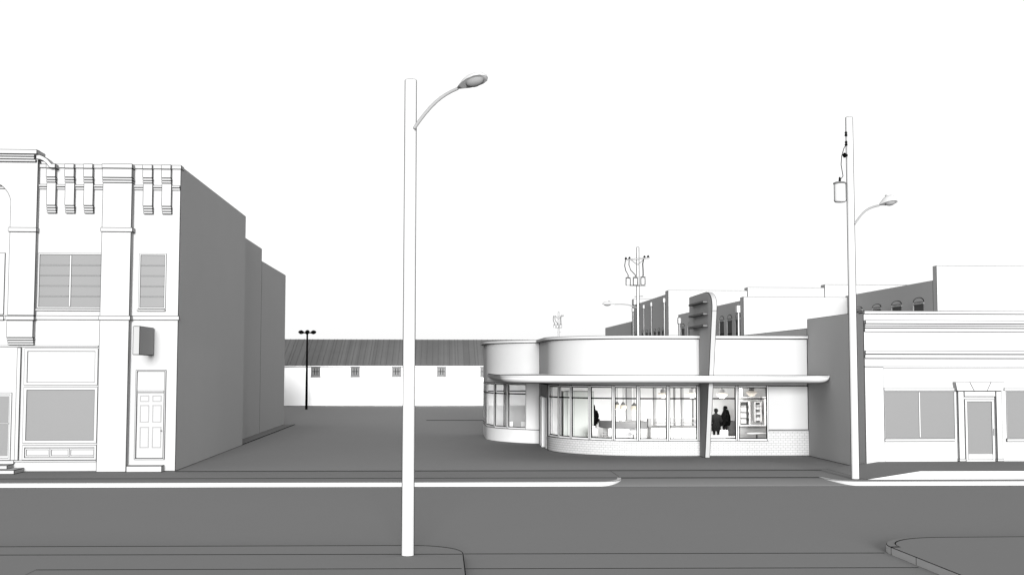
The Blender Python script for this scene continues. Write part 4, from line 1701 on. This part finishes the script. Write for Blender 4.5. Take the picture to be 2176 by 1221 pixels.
for (px, d, rz, lab) in ((1262, 56.0, 0.4, "white cafe chair just right of the lone dark figure's coat"), (1271, 54.4, 2.2, "white cafe chair nearest the window beside the round table left of the counter"),
                         (1290, 54.2, -2.3, "white cafe chair between the round table and the grey counter"), (1287, 56.6, -0.5, "white cafe chair behind the round table, close to the counter end"),
                         (1556, 54.2, -1.7, "white cafe chair right of the two dark clothed people"), (1576, 53.0, 1.4, "white cafe chair left of the round table in the rightmost window"),
                         (1088, 61.0, 0.6, "white cafe chair left of the table in the rounded wing"), (1110, 60.9, -0.6, "white cafe chair right of the table in the rounded wing")):
    make_chair(U(px, 915, d)[0], d, rz, lab)


# ------------------------------------------------------------------ people
def person(px, d, head_y, face, label, coat_m, coat, hood=False, hair=0.0, stride=0.0, bend=0.25):
    """standing figure: one skinned body (torso, head, limbs, five-fingered hands, shoes) plus coat and hair"""
    x, ztop_ = U(px, head_y, d)
    H = ztop_ - FL
    k = H / 1.75
    root = thing("person", (x, d, FL), label, "person")
    verts, edges, rad = [], [], []

    def V(p, r):
        verts.append(Vector(p) * k); rad.append(r * k)
        return len(verts) - 1

    def chain(start, pts):
        last = start
        for (p, r) in pts:
            i = V(p, r)
            edges.append((last, i)); last = i
        return last
    pel = V((0, 0, 0.94), (0.145))
    ch = chain(pel, [((0, 0.0, 1.10), 0.125), ((0, -0.01, 1.28), 0.145), ((0, 0.0, 1.41), 0.11)])
    nk = chain(ch, [((0, -0.01, 1.50), 0.055)])
    chain(nk, [((0, -0.02, 1.575), 0.075), ((0, -0.015, 1.655), 0.09), ((0, -0.01, 1.72), 0.06)])
    for s in (-1, 1):
        sh = chain(ch, [((s * 0.17, 0.0, 1.40), 0.065), ((s * 0.215, 0.02, 1.26), 0.052), ((s * 0.24, 0.03, 1.13), 0.045)])
        wr = chain(sh, [((s * 0.25, -0.03 - bend * 0.1, 1.0), 0.038), ((s * 0.25, -0.09 - bend * 0.2, 0.88), 0.027)])
        hy = -0.09 - bend * 0.2
        pm = chain(wr, [((s * 0.25, hy - 0.02, 0.82), 0.032)])
        for q, (oy, ln) in enumerate(((-0.03, .075), (-0.01, .085), (0.01, .08), (0.028, .062))):
            chain(pm, [((s * 0.25, hy - 0.02 + oy, 0.775), 0.0095), ((s * 0.245, hy - 0.025 + oy, 0.775 - ln * 0.5), 0.0085), ((s * 0.235, hy - 0.03 + oy, 0.775 - ln), 0.007)])
        chain(pm, [((s * 0.238, hy - 0.055, 0.815), 0.011), ((s * 0.23, hy - 0.068, 0.785), 0.009), ((s * 0.226, hy - 0.07, 0.765), 0.008)])
        st = s * stride
        chain(pel, [((s * 0.095, 0.0, 0.88), 0.09), ((s * 0.10, -0.02 - st * 0.4, 0.50), 0.062), ((s * 0.10, 0.02 - st * 0.6, 0.28), 0.055), ((s * 0.10, 0.03 - st, 0.075), 0.042),
                    ((s * 0.105, -0.06 - st, 0.05), 0.042), ((s * 0.115, -0.15 - st, 0.035), 0.033)])
    me = bpy.data.meshes.new("body")
    me.from_pydata([v for v in verts], edges, [])
    body = bpy.data.objects.new("body", me)
    COL.objects.link(body)
    body.parent = root
    sk = body.modifiers.new("skin", 'SKIN')
    sk.use_smooth_shade = True
    if not me.skin_vertices:
        bpy.ops.mesh.customdata_skin_add if False else None
    data = me.skin_vertices[0].data
    for i, r_ in enumerate(rad):
        data[i].radius = (r_, r_)
    data[0].use_root = True
    sb = body.modifiers.new("sub", 'SUBSURF')
    sb.levels = sb.render_levels = 1
    me.materials.append(SKINM)
    root.rotation_euler = (0, 0, face)
    # coat: lofted rings (z, half width, half depth, y centre)
    def loft(name, rings, mt, n=20, wob=0.0):
        v, f = [], []
        for i, (z, hw, hd, cy) in enumerate(rings):
            for j in range(n):
                t = 2 * math.pi * j / n
                w_ = 1 + wob * math.sin(5 * t + i)
                v.append((hw * w_ * math.cos(t) * k, (cy + hd * w_ * math.sin(t)) * k, z * k))
        for i in range(len(rings) - 1):
            for j in range(n):
                q = (j + 1) % n
                f.append((i * n + j, i * n + q, (i + 1) * n + q, (i + 1) * n + j))
        f.append(tuple(range(n)))
        f.append(tuple(range((len(rings) - 1) * n, len(rings) * n)))
        mb = MB(d)
        mb.add(v, f, ink=False, ang=1.2)
        me_ = bpy.data.meshes.new(name)
        mb.bm.to_mesh(me_); mb.bm.free()
        me_.materials.append(mt)
        o_ = bpy.data.objects.new(name, me_)
        COL.objects.link(o_)
        o_.parent = root
        return o_
    loft("coat", coat, coat_m, wob=0.02)
    for s in (-1, 1):
        mb = MB(d)
        mb.tube([Vector(p) * k for p in ((s * 0.09, 0.0, 1.435), (s * 0.165, 0.0, 1.395), (s * 0.215, 0.02, 1.27), (s * 0.245, 0.03, 1.12), (s * 0.255, -0.03 - bend * 0.1, 1.0), (s * 0.252, -0.085 - bend * 0.2, 0.895))],
                [0.045 * k, 0.082 * k, 0.085 * k, 0.075 * k, 0.068 * k, 0.058 * k], n=12)
        me_ = bpy.data.meshes.new("sleeve")
        mb.bm.to_mesh(me_); mb.bm.free()
        me_.materials.append(coat_m)
        o_ = bpy.data.objects.new("sleeve", me_)
        COL.objects.link(o_); o_.parent = root
    if hood:
        loft("hood", [(1.40, 0.17, 0.15, 0.03), (1.47, 0.14, 0.13, 0.035), (1.55, 0.105, 0.12, 0.02), (1.64, 0.105, 0.125, 0.015), (1.71, 0.085, 0.10, 0.02), (1.755, 0.03, 0.04, 0.02)], coat_m)
    else:
        loft("hair", [(1.60 - hair, 0.07, 0.05, 0.055), (1.64, 0.098, 0.085, 0.025), (1.69, 0.10, 0.10, 0.005), (1.735, 0.08, 0.085, 0.0), (1.755, 0.03, 0.03, 0.0)], BLACK)
        # face: nose, brow and chin, ears
        mb = MB(d)
        mb.tube([Vector(p) * k for p in ((0, -0.095, 1.66), (0, -0.118, 1.615), (0, -0.09, 1.605))], [0.010 * k, 0.017 * k, 0.012 * k], n=8)
        mb.tube([Vector(p) * k for p in ((-0.03, -0.085, 1.565), (0, -0.098, 1.563), (0.03, -0.085, 1.565))], [0.008 * k, 0.012 * k, 0.008 * k], n=8)
        for s in (-1, 1):
            mb.tube([Vector(p) * k for p in ((s * 0.085, 0.005, 1.65), (s * 0.097, 0.012, 1.63), (s * 0.088, 0.005, 1.60))], [0.012 * k, 0.017 * k, 0.010 * k], n=8)
            mb.tube([Vector(p) * k for p in ((s * 0.018, -0.088, 1.645), (s * 0.035, -0.090, 1.648), (s * 0.05, -0.08, 1.645))], [0.006 * k, 0.009 * k, 0.006 * k], n=8)
        me_ = bpy.data.meshes.new("face")
        mb.bm.to_mesh(me_); mb.bm.free()
        me_.materials.append(SKINM)
        o_ = bpy.data.objects.new("face", me_)
        COL.objects.link(o_); o_.parent = root
    return root


long_coat = [(0.78, 0.235, 0.19, 0.0), (0.90, 0.245, 0.19, 0.0), (1.08, 0.225, 0.165, 0.0), (1.25, 0.225, 0.16, 0.0), (1.36, 0.205, 0.14, 0.0), (1.43, 0.15, 0.11, 0.0), (1.49, 0.07, 0.07, 0.0)]
knee_coat = [(0.66, 0.235, 0.185, 0.0), (0.80, 0.23, 0.18, 0.0), (0.95, 0.21, 0.165, 0.0), (1.08, 0.185, 0.145, 0.0), (1.25, 0.205, 0.15, 0.0), (1.36, 0.20, 0.13, 0.0), (1.43, 0.13, 0.095, 0.0), (1.49, 0.065, 0.065, 0.0)]
puffer = [(0.82, 0.19, 0.20, 0.0), (0.88, 0.225, 0.235, 0.0), (1.0, 0.235, 0.25, 0.0), (1.18, 0.235, 0.245, 0.01), (1.32, 0.22, 0.215, 0.02), (1.42, 0.17, 0.17, 0.03), (1.49, 0.135, 0.15, 0.035), (1.55, 0.115, 0.13, 0.03), (1.585, 0.09, 0.10, 0.02)]
person(1260.5, 60.0, 858.5, R(150), "lone hooded person in a long black coat behind the left diner window post", BLACK, long_coat, hood=True)
person(1521.5, 56.0, 867.3, R(185), "person in a dark belted knee length coat, back turned, right beside the pylon", CHAR, knee_coat, hair=0.03, stride=0.03)
person(1541, 57.2, 862, R(-78), "person in a bulky black padded jacket seen from the side, facing left", BLACK, puffer, hair=0.0, bend=0.6)

# ------------------------------------------------------------------ light
w = bpy.data.worlds.new("World")
S.world = w
w.use_nodes = True
nt = w.node_tree
bg = nt.nodes["Background"]
sky = nt.nodes.new("ShaderNodeTexSky")
sky.sky_type = 'NISHITA'
sky.sun_disc = False
SUN_EL = 6.0
sky.sun_elevation = R(SUN_EL)
sky.sun_rotation = R(180)
sky.air_density = 1.0
sky.dust_density = 3.0
bw = nt.nodes.new("ShaderNodeRGBToBW")
mixn = nt.nodes.new("ShaderNodeMix")
mixn.data_type = 'RGBA'
mixn.inputs["Factor"].default_value = 0.85
mixn.inputs["B"].default_value = (3.4, 3.4, 3.4, 1)      # even white overcast over the clear-sky gradient
nt.links.new(sky.outputs[0], bw.inputs[0])
nt.links.new(bw.outputs[0], mixn.inputs["A"])
nt.links.new(mixn.outputs["Result"], bg.inputs["Color"])
bg.inputs["Strength"].default_value = 0.1

sun = bpy.data.lights.new("sun", 'SUN')
sun.energy = 3.0
sun.angle = R(15)
sun.color = (1, 1, 1)
so = bpy.data.objects.new("sun", sun)
COL.objects.link(so)
dirv = Vector((0.0, math.cos(R(SUN_EL)), -math.sin(R(SUN_EL))))
so.rotation_euler = dirv.to_track_quat('-Z', 'Y').to_euler()

S.view_settings.view_transform = 'Standard'
S.view_settings.look = 'None'
S.view_settings.exposure = 1.72
S.view_settings.gamma = 1.0
S.render.resolution_x, S.render.resolution_y = 1024, 574
S.render.film_transparent = False
